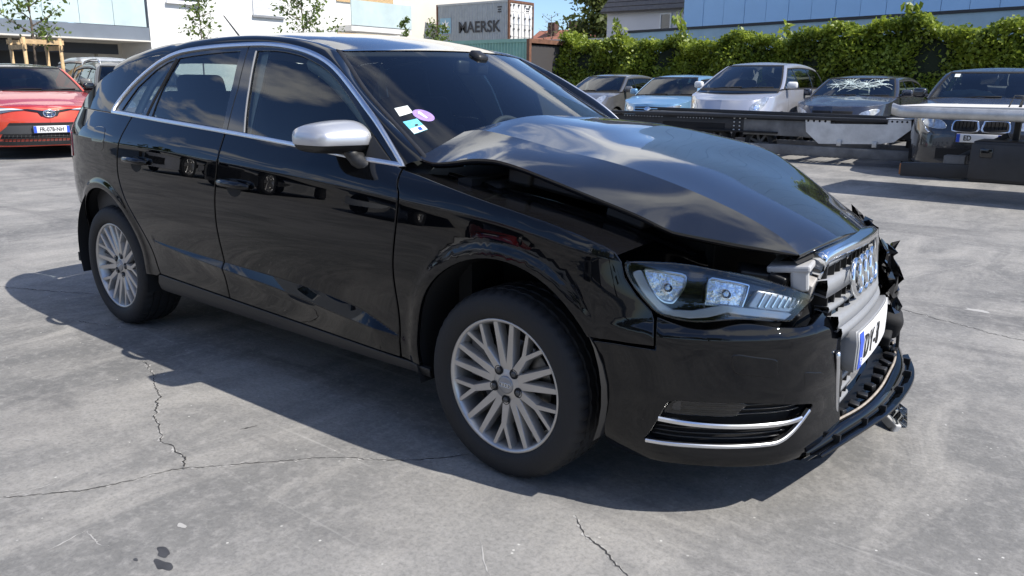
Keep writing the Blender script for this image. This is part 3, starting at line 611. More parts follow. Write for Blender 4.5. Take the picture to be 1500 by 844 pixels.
# ---------------- wheels
def tyre_mesh():
    prof = [(.2235, -.096), (.230, -.106), (.245, -.112), (.265, -.1135), (.285, -.1105), (.300, -.104), (.309, -.094), (.3145, -.080), (.316, -.066), (.308, -.064), (.308, -.057), (.3165, -.055), (.317, -.030), (.309, -.028), (.309, -.020), (.317, -.018), (.317, .018), (.309, .020), (.309, .028), (.317, .030), (.3165, .055), (.308, .057), (.308, .064), (.316, .066), (.3145, .080), (.309, .094), (.30, .104), (.285, .1105), (.245, .112), (.2235, .096)]
    n = 144; V = []; Fs = []; k = len(prof)
    for j in range(n):
        t = 2*math.pi*j/n
        for i, (r, a) in enumerate(prof):
            rr = r
            if i in (6, 7, 8, 23, 24, 25) and j % 3 == 0: rr -= .006
            if i in (11, 12, 15, 16, 19, 20) and (j+i) % 4 == 0: rr -= .004
            V.append((rr*math.cos(t), a, rr*math.sin(t)))
    for j in range(n):
        for i in range(k-1): Fs.append((j*k+i, ((j+1) % n)*k+i, ((j+1) % n)*k+i+1, j*k+i+1))
    me = bpy.data.meshes.new('tyre'); me.from_pydata(V, [], [tuple(reversed(f)) for f in Fs]); me.polygons.foreach_set('use_smooth', [True]*len(me.polygons)); me.set_sharp_from_angle(angle=math.radians(38)); me.materials.append(rubber); return me
def beam(r0, a0, r1, a1, w0, w1, y0, y1, dep=.030, seg=5):
    """spoke as a tapered ridge from polar (r0,a0) to (r1,a1)"""
    V = []; Fs = []
    A = np.array([r0*math.cos(a0), r0*math.sin(a0)]); B = np.array([r1*math.cos(a1), r1*math.sin(a1)]); d = B-A; L = np.linalg.norm(d); d /= L; p = np.array([-d[1], d[0]])
    for i in range(seg+1):
        k = i/seg; c = A+(B-A)*k; w = (w0*(1-k)+w1*k)/2; y = y0+(y1-y0)*k-.004*math.sin(math.pi*k)*0
        sec = [(-w*1.35, y+dep), (-w, y+.003), (-w*.86, y), (w*.86, y), (w, y+.003), (w*1.35, y+dep)]
        for s, yy in sec: q = c+p*s; V.append((q[0], yy, q[1]))
    n = 6
    for i in range(seg):
        for j in range(n): Fs.append((i*n+j, i*n+(j+1) % n, (i+1)*n+(j+1) % n, (i+1)*n+j))
    Fs += [tuple(range(n)), tuple(reversed(range(seg*n, seg*n+n)))]
    return V, Fs
def ring_pts(c, r, n=20, nz=None): return [(c[0]+r*math.cos(t), c[1], c[2]+r*math.sin(t)) for t in np.linspace(0, 2*math.pi, n, endpoint=False)]
TY = tyre_mesh(); wheel_proto = []
def build_wheel(parent):
    w = bpy.data.objects.new('wheel', None); link(w, parent)
    wheel_proto.append(w)
    link(bpy.data.objects.new('tyre', TY), w)
    o = lathe('rim_barrel', [(.2245, -.094), (.2258, -.098), (.224, -.1015), (.2175, -.1005), (.2125, -.094), (.209, -.080), (.203, -.060), (.196, -.02), (.196, .07), (.222, .095)], alloy, w, 72)
    parts = []; D = math.radians
    for k in range(5):
        a = D(-90+72*k); fk = .138
        parts.append(beam(.060, a, fk, a, .030, .024, -.078, -.088))
        for s in (-1, 1): parts.append(beam(fk-.006, a+s*D(.5), .2135, a+s*D(9.3), .0175, .0135, -.0875, -.0945))
        for s in (-1, 1): parts.append(beam(.052, a+D(36)+s*D(11), .2135, a+D(36)+s*D(9.0), .030, .0185, -.076, -.0945))
    sp = multi('spokes', parts, alloy, w, False); sp.data.polygons.foreach_set('use_smooth', [True]*len(sp.data.polygons)); sp.data.set_sharp_from_angle(angle=D(32))
    for f in (sp,):
        bm = bmesh.new(); bm.from_mesh(f.data); bmesh.ops.recalc_face_normals(bm, faces=bm.faces[:]); bm.to_mesh(f.data); bm.free()
    lathe('hub', [(.001, -.079), (.036, -.079), (.040, -.0765), (.066, -.074), (.074, -.068), (.078, -.04), (.078, -.02)], alloy, w, 40)
    lathe('centre_cap', [(.001, -.0845), (.026, -.0845), (.030, -.082), (.031, -.078)], mat('cap_grey', (.30, .30, .31), .35, metal=.6) if 'cap_grey' not in MATS else MATS['cap_grey'], w, 32)
    multi('emblem', [sweep_data(ring_pts((dx, -.0855, 0), .0072, 18), .0011, 6, True, upv=(0, 1, 0)) for dx in (-.0165, -.0055, .0055, .0165)], chrome, w)
    for k in range(5):
        a = D(-90+72*k); c = (.053*math.cos(a), .053*math.sin(a))
        o = lathe('bolt_well', [(.001, -.0768), (.0125, -.0775), (.0155, -.0800), (.0165, -.0795), (.0175, -.0755)], bl_matt, w, 16); o.location = (c[0], 0, c[1])
        o = lathe('wheel_bolt', [(.001, -.083), (.0085, -.083), (.0100, -.081), (.0105, -.074)], steel_dark, w, 6); o.location = (c[0], 0, c[1])
    lathe('brake_disc', [(.05, -.030), (.145, -.030), (.147, -.028), (.147, -.012), (.05, -.012)], brake, w, 48)
    boxes('brake_caliper', [((-.13, -.030, .06), (.07, .07, .14))], steel_dark, w, .01)
    lathe('wheel_inside', [(.19, -.005), (.02, -.003), (.02, .06)], bl_matt, w, 32)
    return w
def copy_tree(o, parent=None):
    c = o.copy(); COL.objects.link(c); c.parent = parent
    for ch in list(o.children): copy_tree(ch, c)
    return c
w0 = build_wheel(car); w0.location = (0, -.768, .316)
w = copy_tree(w0, car); w.location = (-2.637, -.756, .316); w.rotation_euler = (0, math.radians(-20), 0)
for x in (0, -2.637):
    w = copy_tree(w0, car); w.location = (x, .765, .316); w.rotation_euler = (0, 0, math.pi)

# ---------------- wing mirrors
def mirror(sy):
    mr = bpy.data.objects.new('wing_mirror', None); link(mr, car)
    def sec(t, zlo_, zhi_, sx):
        # t 0 inner .. 1 outer ; section in x-z: blunt at the rear, rounded nose forward
        o = []
        for a in np.linspace(0, 2*math.pi, 28, endpoint=False):
            c, s = math.cos(a), math.sin(a); x = abs(c)**.75*(1 if c > 0 else -1); x = x*(.102 if x > 0 else .086); z = abs(s)**.72*(1 if s > 0 else -1)
            o.append((x*sx, z))
        return o
    def shell(z0, z1, name, m, grow=0.):
        rows = []
        for t in np.linspace(0, 1, 15):
            k = math.sin(math.acos(min(1, abs(1-2*t)**2.6)))**.55; y = -.785-.205*t
            xm = -.752-.060*t; top = 1.140-.010*(1-t)-.032*t*t; bot = 1.004+.014*t
            row = []
            for (x, z) in sec(t, 0, 0, .45+.55*k):
                zz = (top+bot)/2+z*(top-bot)/2*(.35+.65*k); tp = 1-.35*max(0, (zz-1.08)/.05)*(1 if x > 0 else .15)
                row.append((xm+(x*tp)*(1+grow), y*sy*-1, zz))
            rows.append(row)
        A = np.array(rows); c = A.mean((0, 1)); V = []; Fs = []
        nu, nv = A.shape[:2]
        for i in range(nu):
            for j in range(nv): V.append(c+(A[i, j]-c)*(1+grow))
        for i in range(nu-1):
            for j in range(nv): Fs.append((i*nv+j, i*nv+(j+1) % nv, (i+1)*nv+(j+1) % nv, (i+1)*nv+j))
        Fs += [tuple(range(nv)), tuple(reversed(range((nu-1)*nv, nu*nv)))]
        bm = bmesh.new(); vs_ = [bm.verts.new(v) for v in V]
        for f in Fs: bm.faces.new([vs_[i] for i in f])
        geom = bm.verts[:]+bm.edges[:]+bm.faces[:]
        if z0 is not None: bmesh.ops.bisect_plane(bm, geom=geom, plane_co=(0, 0, z0), plane_no=(0, 0, -1), clear_outer=True)
        geom = bm.verts[:]+bm.edges[:]+bm.faces[:]
        if z1 is not None: bmesh.ops.bisect_plane(bm, geom=geom, plane_co=(0, 0, z1), plane_no=(0, 0, 1), clear_outer=True)
        bmesh.ops.recalc_face_normals(bm, faces=bm.faces[:])
        return bm_obj(name, bm, m, mr, True, 60)
    shell(1.046, None, 'mirror_cap', silver_cap, .0)
    shell(None, 1.0445, 'mirror_housing', bl_plastic, -.02)
    pts = [(-.70, -.80*-sy*-1, 1.03)]
    tube('mirror_foot', cr([(-.735, sy*.85, 1.035), (-.70, sy*.835, .995), (-.650, sy*.815, .965), (-.61, sy*.785, .962)], 5), [.036]*5+[.040]*5+[.036]*5+[.03], bl_plastic, mr, 12, flat=.75)
    o = mesh('mirror_glass', [(-.822, sy*.82, 1.03), (-.858, sy*.95, 1.035), (-.856, sy*.94, 1.09), (-.820, sy*.825, 1.10)], [(0, 1, 2, 3)], chrome, mr)
    tube('indicator', [(-.672, sy*.81, 1.044), (-.690, sy*.88, 1.044), (-.735, sy*.950, 1.044), (-.79, sy*.975, 1.045)], .0035, orange_lens if False else bl_gloss, mr, 6)
mirror(-1); mirror(1)
# ================================================================== bonnet, nose and damage
rails = [
 [(-.471, -.755, 1.010), (-.413, -.750, .997), (-.331, -.745, 1.005), (-.245, -.742, 1.019), (-.178, -.740, 1.023), (-.128, -.737, 1.021), (-.045, -.735, 1.007), (.040, -.730, .986), (.207, -.715, .940), (.358, -.690, .895), (.460, -.660, .853), (.503, -.645, .846), (.617, -.600, .830), (.703, -.560, .818), (.784, -.517, .804)],
 [(-.436, -.56, 1.092), (-.365, -.545, 1.100), (-.211, -.535, 1.080), (-.018, -.525, 1.046), (.167, -.520, 1.020), (.335, -.515, .983), (.493, -.510, .938), (.620, -.508, .894), (.725, -.508, .847), (.785, -.515, .806)],
 [(-.376, -.28, 1.140), (-.18, -.27, 1.106), (0, -.265, 1.072), (.17, -.27, 1.047), (.335, -.28, 1.010), (.49, -.285, .964), (.63, -.29, .915), (.75, -.30, .866), (.822, -.30, .829)],
 [(-.372, 0, 1.137), (-.17, 0, 1.110), (0, 0, 1.080), (.17, 0, 1.054), (.335, 0, 1.012), (.49, 0, .962), (.63, -.02, .907), (.74, -.06, .858), (.820, -.10, .816)],
 [(-.47, .50, 1.108), (-.169, .50, 1.090), (.105, .49, 1.052), (.277, .47, 1.017), (.38, .47, .966), (.50, .455, .898), (.62, .41, .832), (.71, .34, .795), (.792, .15, .788)],
 [(-.52, .745, 1.01), (-.2, .735, 1.00), (.1, .72, .965), (.3, .69, .91), (.42, .65, .84), (.52, .60, .79), (.60, .54, .755), (.68, .47, .74), (.752, .36, .742)]]
NP = 46; R3 = [arclen(cr(r, 8), NP) for r in rails]
# far part follows a spline across the rails, the near flank is its own strip: the crease between them stays sharp
A = np.array(R3[1:]).transpose(1, 0, 2); rows = np.array([cr(a, 8) for a in A])
rows[:, :, 2] += .0010*np.sin(np.arange(NP)*.55)[:, None]*np.sin(np.linspace(0, 9, rows.shape[1]))[None]*np.linspace(1, .3, NP)[:, None]
def grid_mesh(A, off=0):
    nu, nv = A.shape[:2]; return list(A.reshape(-1, 3)), [tuple(reversed(f)) for f in grid_faces(nu, nv)]
k9 = np.linspace(0, 1, 9)
fl = np.array([[R3[0][i]*(1-k)+R3[1][i]*k+np.array([0, -.45, .9])*(.005*math.sin(math.pi*k)*math.sin(math.pi*min(1, i/(NP-1)*1.0))**.5) for k in k9] for i in range(NP)])
# rolled flange under the near edge
fln = np.array([[R3[0][i]+np.array(d)*math.sin(math.pi*min(.5, .06+(NP-1-i)/(NP-1)*3)) for d in ((0, 0, 0), (.0, -.001, -.006), (0, .004, -.016), (0, .020, -.022), (0, .030, -.014))] for i in range(NP)])
hood = multi('bonnet', [grid_mesh(rows), grid_mesh(fl)], paint_dusty, car)
hf = mesh('bonnet_flange', *[list(fln.reshape(-1, 3)), grid_faces(NP, 5)], bl_gloss, hood)
fr_ = np.array([R3[j][-1] for j in range(1, 6)]); fe_ = cr(fr_, 8)
loft('bonnet_front_flange', [fe_, fe_+np.array([.004, 0, -.008]), fe_+np.array([-.012, 0, -.022]), fe_+np.array([-.05, 0, -.026])], bl_gloss, hood)
loft('bonnet_underside', [[p+np.array([0, 0, -.03]) for p in r] for r in rows[::3, ::4]], bl_matt, hood)
# ---------------- engine bay seen through the gap
ebm = bmesh.new()
bm_box(ebm, (.18, .05, .62), (.62, 1.0, .40), None, .03); bm_box(ebm, (.02, .1, .84), (.42, .60, .10), None, .03); bm_box(ebm, (-.22, 0, .86), (.12, 1.36, .16), None, .02)
bm_box(ebm, (.30, .36, .82), (.24, .3, .12), None, .03); bm_box(ebm, (.35, -.35, .74), (.25, .26, .14), rot(0, 0, .2), .02)
bm_obj('engine_block', ebm, bl_matt, car)
rail = cr([(-.40, -.690, .948), (-.2, -.685, .920), (0, -.675, .892), (.2, -.655, .858), (.36, -.625, .815), (.5, -.57, .77)], 5)
loft('inner_wing', [rail, rail+np.array([0, .012, .010]), rail+np.array([0, .06, .004]), rail+np.array([0, .10, -.06]), rail+np.array([0, .13, -.2])], bl_gloss, car)
loft('wing_gutter', [S(np.array([p[0] for p in fender_top]), np.array([p[1] for p in fender_top]))+np.array([0, .002, -.010]), np.array([np.array([np.interp(p[0], rail[:, 0], rail[:, i]) for i in range(3)]) for p in fender_top])], bl_gloss, car)
boxes('air_duct', [((.06, -.60, .935), (.30, .05, .05), rot(0, .13, 0)), ((-.12, -.58, .96), (.1, .12, .06), rot(0, .1, 0)), ((.28, -.57, .87), (.14, .10, .05), rot(0, .2, 0))], bl_plastic, car, .012)
# ---------------- headlights
hl = cr([(.414, .772), (.431, .780), (.496, .779), (.593, .774), (.777, .749), (.879, .725), (.984, .695), (1.030, .681), (1.024, .667), (.987, .651), (.936, .627), (.913, .617), (.851, .622), (.794, .627), (.727, .626), (.667, .620), (.609, .618), (.559, .625), (.510, .641), (.462, .687), (.426, .735)], 3, True)
def offS(d):
    def f(u, z):
        p = S(u, z); return p+surf_normals(S, np.asarray(u, float), np.asarray(z, float), 1.)*d
    return f
h = bpy.data.objects.new('headlight', None); link(h, car)
panel('lamp_housing', hl, offS(-.050), bl_gloss, h, .04, lip=-.043, bev=.002)
panel('lens', hl, S, g_lens, h, .035, off=.004, lip=.010, bev=.006)
panel('rear_bezel', cr([(.440, .748), (.461, .756), (.472, .739), (.495, .704), (.527, .668), (.572, .643), (.549, .634), (.519, .646), (.478, .685), (.450, .726)], 4, True), offS(-.010), lamp_white, h, .025, lip=.03, bev=.004)
panel('lower_bezel', [(.512, .650), (.559, .632), (.608, .628), (.661, .633), (.718, .646), (.784, .638), (.848, .631), (.905, .624), (.935, .636), (.917, .644), (.810, .658), (.706, .668), (.617, .650), (.557, .650)], offS(-.010), lamp_white, h, .02, lip=.03, bev=.003)
for o_, bulb in (([(.471, .756), (.499, .758), (.582, .750), (.594, .736), (.589, .711), (.565, .673), (.552, .667), (.526, .673), (.495, .704)], (.54, .712)), ([(.664, .737), (.705, .738), (.784, .725), (.790, .714), (.772, .668), (.759, .661), (.666, .667), (.656, .674)], (.716, .700))):
    lm = panel('lamp_reflector', cr(o_, 3, True), offS(-.034), reflector, h, .016, lip=.01, bev=.006)
    ribbon('lamp_bezel', cr(o_, 3, True), offS(-.030), .0035, .012, chrome, lm, 1, closed=True, step=.012)
    p = offS(-.022)(np.array(bulb[0]), np.array(bulb[1])); b_ = lathe('bulb', [(.001, -.02), (.010, -.017), (.013, -.004), (.012, .01), (.009, .02)], g_lens, lm, 14); b_.location = p; b_.rotation_euler = (0, 0, .8)
panel('indicator_reflector', [(.825, .708), (.889, .697), (.981, .676), (1.012, .666), (.974, .650), (.936, .640), (.814, .655), (.789, .661)], offS(-.022), lamp_white, h, .02, lip=.02, bev=.004)
for i in range(8):
    u = .835+.022*i; ribbon('lamp_rib', [(u-.014, .660-.001*i), (u+.012, .700-.0045*i)], offS(-.022), .0035, .006, chrome, h, 1)
# ---------------- front bumper, near part
bump_o = np.vstack([[(.332, .543), (.417, .541), (.5185, .538), (.5150, .622)], cr([(.516, .629), (.550, .618), (.596, .607), (.638, .603), (.681, .605), (.726, .614), (.774, .619), (.825, .614), (.878, .607), (.974, .603), (1.016, .607), (1.063, .624), (1.115, .647), (1.143, .659)], 3), cr([(1.150, .650), (1.150, .600), (1.146, .55), (1.150, .499), (1.19, .392), (1.225, .262)], 4), [(1.215, .232), (1.19, .222), (1.10, .202), (1.0, .188), (.90, .182), (.80, .184), (.70, .188), (.60, .190), (.50, .184), (.42, .182), (.372, .196)], [(.366, .26), (.3605, .389), (.347, .47)]])
fog_o = cr([(.548, .352), (.560, .375), (.582, .390), (.70, .392), (.85, .385), (1.00, .362), (1.028, .350), (1.012, .333), (.983, .306), (.945, .276), (.905, .259), (.86, .254), (.73, .252), (.60, .252), (.503, .250), (.520, .29)], 3, True)
bmp = panel('front_bumper', bump_o, S, paint_black, car, .022, holes=(fog_o,), lip=.02, extra=[np.stack([np.arange(.5, 1.14, .016), .594+d+0*np.arange(.5, 1.14, .016)], 1) for d in (-.02, 0, .02)])
fp = panel('fog_grille', fog_o, offS(-.045), bl_matt, bmp, .04, lip=-.0255, bev=.002)
for z0, u0, u1 in ((.3745, .60, .985), (.360, .60, .985), (.346, .60, .985), (.300, .525, .955), (.287, .518, .935), (.274, .513, .915)):
    uu = np.linspace(u0, u1, 24); p = offS(-.022)(uu, np.full(24, z0)); tube('grille_slat', p, .0048, bl_plastic, fp, 6, flat=.6)
panel('fog_light', cr([(.552, .340), (.565, .372), (.592, .387), (.70, .388), (.792, .381), (.775, .355), (.755, .337), (.65, .338)], 3, True), offS(-.016), g_lens, fp, .03, lip=.004)
panel('fog_reflector', cr([(.575, .344), (.590, .378), (.66, .381), (.735, .377), (.73, .350), (.66, .344)], 3, True), offS(-.030), mat('fog_bowl', (.05, .05, .055), .15, metal=.9), fp, .02, lip=.01)
ribbon('fog_chrome', cr([(.537, .327), (.647, .319), (.766, .315), (.871, .315), (.94, .317), (.983, .320)], 5), offS(-.008), np.full(1, .0085)[0], .012, chrome, fp, 1)
ribbon('fog_chrome', cr([(.503, .2515), (.612, .2545), (.73, .2545), (.85, .2555), (.90, .260), (.947, .281), (.985, .308), (1.018, .338)], 5), offS(-.006), .0065, .009, satin, fp, 1)
panel('washer_cover', cr([(.733, .537), (.80, .529), (.858, .519), (.866, .50), (.866, .468), (.80, .473), (.748, .481), (.735, .50)], 3, True), S, paint_black, bmp, .025, off=.0016, bev=.003)
panel('tow_eye_cover', cr([(.965, .469), (1.01, .460), (1.050, .451), (1.064, .43), (1.064, .405), (1.02, .413), (.972, .424), (.966, .44)], 3, True), S, paint_black, bmp, .025, off=.0010, bev=.0025)
# lower lip runs on across the nose after the cover has torn away
l_out = cr([(.700, -.648, .172), (.775, -.573, .170), (.822, -.510, .172), (.845, -.470, .180), (.880, -.360, .196), (.918, -.159, .205), (.941, .013, .210), (.938, .272, .216), (.913, .431, .226), (.86, .57, .236)], 6)
l_in = cr([(.700, -.645, .192), (.78, -.565, .192), (.825, -.500, .200), (.848, -.440, .212), (.888, -.300, .238), (.926, -.130, .248), (.936, .037, .258), (.925, .206, .268), (.905, .374, .278), (.855, .54, .285)], 6)
l_out = l_out[17:]; l_in = l_in[17:]; inw = np.array([-.06, 0, 0]); lipo = bpy.data.objects.new('bumper_lip', None); link(lipo, car)
loft('lip_skin', [l_in+inw+np.array([0, 0, -.01]), l_in+np.array([-.012, 0, .004]), l_in, l_in*.45+l_out*.55+np.array([.012, -.004, 0]), l_out, l_out+np.array([-.05, 0, -.012]), l_out+np.array([-.16, 0, -.006])], paint_black, lipo)
l2 = l_out[3:]; loft('splitter', [l2+np.array([-.01, 0, -.004]), l2+np.array([.030, 0, .010]), l2+np.array([.034, 0, .002]), l2+np.array([-.01, 0, -.022])], paint_black, lipo)
for i in range(8, 37, 5):
    p = l_out[i]; box('splitter_rib', tuple(p+np.array([.006, 0, .012])), (.03, .012, .03), bl_plastic, lipo)
tube('torn_edge', l_in[7:]+np.array([-.020, 0, .006]), .0045, mat('raw_torn_plastic', (.30, .26, .22), .8, noise=.4, nscale=40), lipo, 5)
rn = random.Random(4)
for i in range(7, 38, 3):
    p = l_in[i]+np.array([-.04-.01*rn.random(), 0, .010]); box('mounting_clip', tuple(p), (.03+.02*rn.random(), .028, .012+.016*rn.random()), bl_plastic, lipo, rot(rn.uniform(-.2, .2), rn.uniform(-.3, .3), rn.uniform(-.3, .3)), .003)
loft('inner_tray', [l_in+np.array([-.06, 0, -.01]), l_in*np.array([.93, 1, 1])+np.array([-.05, 0, -.03])], bl_plastic, lipo)
# ---------------- grille, pushed back and askew
def Gr(y, z):
    y = np.asarray(y, float); z = np.asarray(z, float)
    x = .866-.075*(y+.1)-.14*(y+.10)**2-1.1*np.clip(y-.14, 0, 1)**2-.16*np.clip(z-.52, 0, 1)-.05*np.clip(.45-z, 0, 1); return np.stack([x+0*z, y+0*z, z+0*y], -1)
gr = bpy.data.objects.new('radiator_grille', None); link(gr, car)
ynear = pchip([.24, .40, .50, .64, .70, .78], [-.262, -.335, -.372, -.435, -.455, -.40]); yfar = pchip([.24, .40, .50, .64, .70, .78], [.20, .27, .30, .34, .35, .30])
def slat(z, d=.045, t=.012, m=grey_pl, y0=None, y1=None, name='grille_slat', out=.0):
    ys = np.linspace(float(ynear(z))+.012 if y0 is None else y0, float(yfar(z))-.01 if y1 is None else y1, 30)
    b = Gr(ys, np.full(30, z)); o = np.array([1., 0, 0])
    return loft(name, [b-o*d+np.array([0, 0, t*.4]), b+o*(out-.004)+np.array([0, 0, t*.8]), b+o*out+np.array([0, 0, t*.2]), b+o*(out-.003)-np.array([0, 0, t*.8]), b-o*d-np.array([0, 0, t*.5])], m, gr, flip=True)
for z in (.290, .335, .380): slat(z, y1=-.12+.15*(z-.29))
for z in (.425, .635, .765): slat(z)
slat(.592, .05, .030, out=.018, name='plate_bar'); slat(.560, .05, .022, out=.022, name='plate_bar')
slat(.700, .05, .034, out=.006, name='badge_slat')
rn = random.Random(9)
for z in (.312, .357, .402, .615, .662, .735):
    for y in np.arange(float(ynear(z))+.03, (float(yfar(z))-.02) if z > .5 else -.14, .062):
        p = Gr(y, z); box('grille_fin', (float(p[0])-.030, y, z), (.05, .006, .05), bl_plastic, gr, rot(rn.uniform(-.1, .1), 0, rn.uniform(-.15, .15)))
bk = panel('grille_backing', np.vstack([[(float(ynear(z))+.01, z) for z in (.46, .5, .57, .64, .70, .765)], [(float(yfar(z))-.03, z) for z in (.765, .7, .64, .57, .50, .46)]]), Gr, bl_matt, gr, .06, off=-.055, lip=.002)
rg_parts = [sweep_data([Gr(cy+.052*math.cos(t), .700+.052*math.sin(t))+np.array([.026, 0, 0]) for t in np.linspace(0, 2*math.pi, 36, endpoint=False)], .0085, 10, True, upv=(1, 0, 0)) for cy in (-.225, -.150, -.075, .0)]
multi('four_ring_emblem', rg_parts, chrome, gr)
# chrome surround: near leg, upper bar (snapped), far leg
zz = np.linspace(.245, .50, 16); nl = Gr(ynear(zz), zz)
tube('grille_surround', nl+np.array([.006, -.004, 0]), .010, satin, gr, 8, upv=(1, 0, 0), flat=.7)
ub = cr([(.790, -.405, .700), (.805, -.420, .748), (.815, -.425, .776), (.818, -.395, .789), (.826, -.27, .797), (.832, -.12, .800), (.822, .05, .796), (.80, .17, .783)], 6)
loft('grille_top_bar', [ub+np.array([-.035, 0, .010]), ub+np.array([.004, 0, .016]), ub+np.array([.020, -.004, .006]), ub+np.array([.020, -.004, -.020]), ub+np.array([.006, 0, -.034]), ub+np.array([-.02, 0, -.034])], chrome, gr, flip=True)
fl_ = cr([(.80, .17, .783), (.795, .25, .74), (.79, .30, .66), (.80, .30, .56), (.825, .26, .46)], 6); tube('grille_surround', fl_, .011, satin, gr, 8, upv=(1, 0, 0))
# number plate
pl = bpy.data.objects.new('number_plate', None); link(pl, car)
def plateF(y, z): p = Gr(y, z); return p+np.array([.048, 0, 0])
po = [(-.305, .432), (.205, .432), (.205, .549), (-.305, .549)]
panel('plate_holder', np.array(po)+np.array([(-.008, -.006), (.008, -.006), (.008, .006), (-.008, .006)]), plateF, grey_pl, pl, .06, off=-.006, lip=.045)
panel('plate_face', po, plateF, white_paint, pl, .04, off=-.001, lip=.003, bev=.001)
panel('blue_band', [(-.303, .434), (-.262, .434), (-.262, .547), (-.303, .547)], plateF, plate_blue, pl, .03, off=.0012, lip=.001, bev=.0006)
def plate_text(s, yc, zc, size, sx, m):
    p = plateF(np.array(yc), np.array(zc)); e = 1e-3; ty = plateF(np.array(yc+e), np.array(zc))-p; tz = plateF(np.array(yc), np.array(zc+e))-p; n = np.cross(ty, tz); n /= np.linalg.norm(n)
    lettering(s, size, frame(p+n*.0016, ty, tz), m, pl, sx, .0)
for s, y in (('D', -.222), ('Y', -.160), ('-', -.112), ('8', -.066)): plate_text(s, y, .4905, .108, .70, plate_black)
plate_text('F', -.283, .456, .032, .9, white_paint)
# slam panel, clips, yellow tab between bonnet and grille
bm = bmesh.new(); bm_box(bm, (.735, -.36, .765), (.12, .32, .02), rot(.05, -.12, .15), .006); bm_box(bm, (.77, -.44, .735), (.05, .14, .07), rot(.1, -.1, .3), .008); bm_box(bm, (.70, -.1, .745), (.1, .4, .03), rot(0, -.1, -.05), .008)
bm_obj('slam_panel', bm, lgrey_pl, car)
boxes('lamp_bracket', [((.66, -.50, .715), (.10, .09, .06), rot(.1, .1, .5)), ((.72, -.50, .70), (.05, .05, .09), rot(.2, .3, .2)), ((.755, -.475, .66), (.02, .06, .10), rot(.3, .1, .3)), ((.77, -.49, .60), (.03, .04, .08), rot(.1, .5, .2))], bl_plastic, car, .006)
boxes('grille_bracket', [((.80, -.45, .70), (.03, .05, .05), rot(.4, .2, .1)), ((.79, -.37, .735), (.06, .10, .02), rot(.2, -.3, .2)), ((.81, -.30, .745), (.02, .14, .03), rot(.1, .2, 0)), ((.80, -.12, .755), (.04, .20, .02), rot(.1, -.2, .05))], mat('torn_grey_plastic', (.34, .32, .30), .55, noise=.3, nscale=20), car, .004)
box('warning_tab', (.760, -.27, .782), (.05, .035, .004), mat('yellow_label', (.62, .55, .06), .5, noise=.3, nscale=50), car, rot(.1, -.15, .4))
# far corner: crushed remains
rn = np.random.default_rng(5)
def crumple(name, c00, c10, c01, c11, n, amp, m):
    V = []; k = np.linspace(0, 1, n)
    for a in k:
        for b in k:
            p = (np.array(c00)*(1-a)*(1-b)+np.array(c10)*a*(1-b)+np.array(c01)*(1-a)*b+np.array(c11)*a*b); e = min(a, 1-a, b, 1-b)
            V.append(p+rn.normal(0, amp, 3)*(1 if e > 0 else .6))
    o = mesh(name, V, grid_faces(n, n), m, car, False); return o
crumple('crushed_bumper_corner', (.80, .26, .770), (.865, .43, .430), (.60, .66, .80), (.70, .72, .46), 13, .016, paint_black)
crumple('crushed_bumper_corner', (.80, .30, .72), (.86, .40, .44), (.82, .45, .70), (.84, .52, .45), 9, .015, bl_gloss)
bm = bmesh.new(); bm_box(bm, (.835, .42, .405), (.09, .12, .10), rot(.3, .2, .4), .03, 3); bm_box(bm, (.80, .50, .36), (.10, .10, .14), rot(.1, .4, .2), .025, 3); bm_box(bm, (.845, .36, .36), (.04, .06, .05), rot(.5, .1, .2), .01)
bm_obj('fog_lamp_bracket', bm, bl_matt, car, True, 50)
boxes('bumper_stay', [((.862, .485, .335), (.012, .035, .13), rot(.05, -.05, .2)), ((.86, .47, .285), (.02, .08, .02), rot(.0, .0, .2))], bl_plastic, car, .003)
box('crash_beam', (.60, .02, .50), (.05, 1.0, .10), steel_dark, car, None, .01)
# broken lamp shard lying below the lip
sd = thing('broken_lamp_shard', 'clear broken plastic lamp shard on the ground under the torn bumper lip', 'debris', (.90, .40, 0), .6)
crumple2 = []
bm = bmesh.new(); bm_box(bm, (0, 0, .035), (.012, .10, .075), rot(.1, .5, 0), .004); bm_box(bm, (.03, .01, .05), (.010, .07, .09), rot(.2, -.3, .3), .003); bm_obj('clear_cover', bm, g_lens, sd)
bm = bmesh.new(); bm_box(bm, (-.01, -.02, .02), (.03, .07, .035), rot(.3, .2, .4), .006); bm_box(bm, (.015, .02, .03), (.02, .04, .05), rot(.1, .5, .1), .006); bm_obj('lamp_core', bm, lgrey_pl, sd)
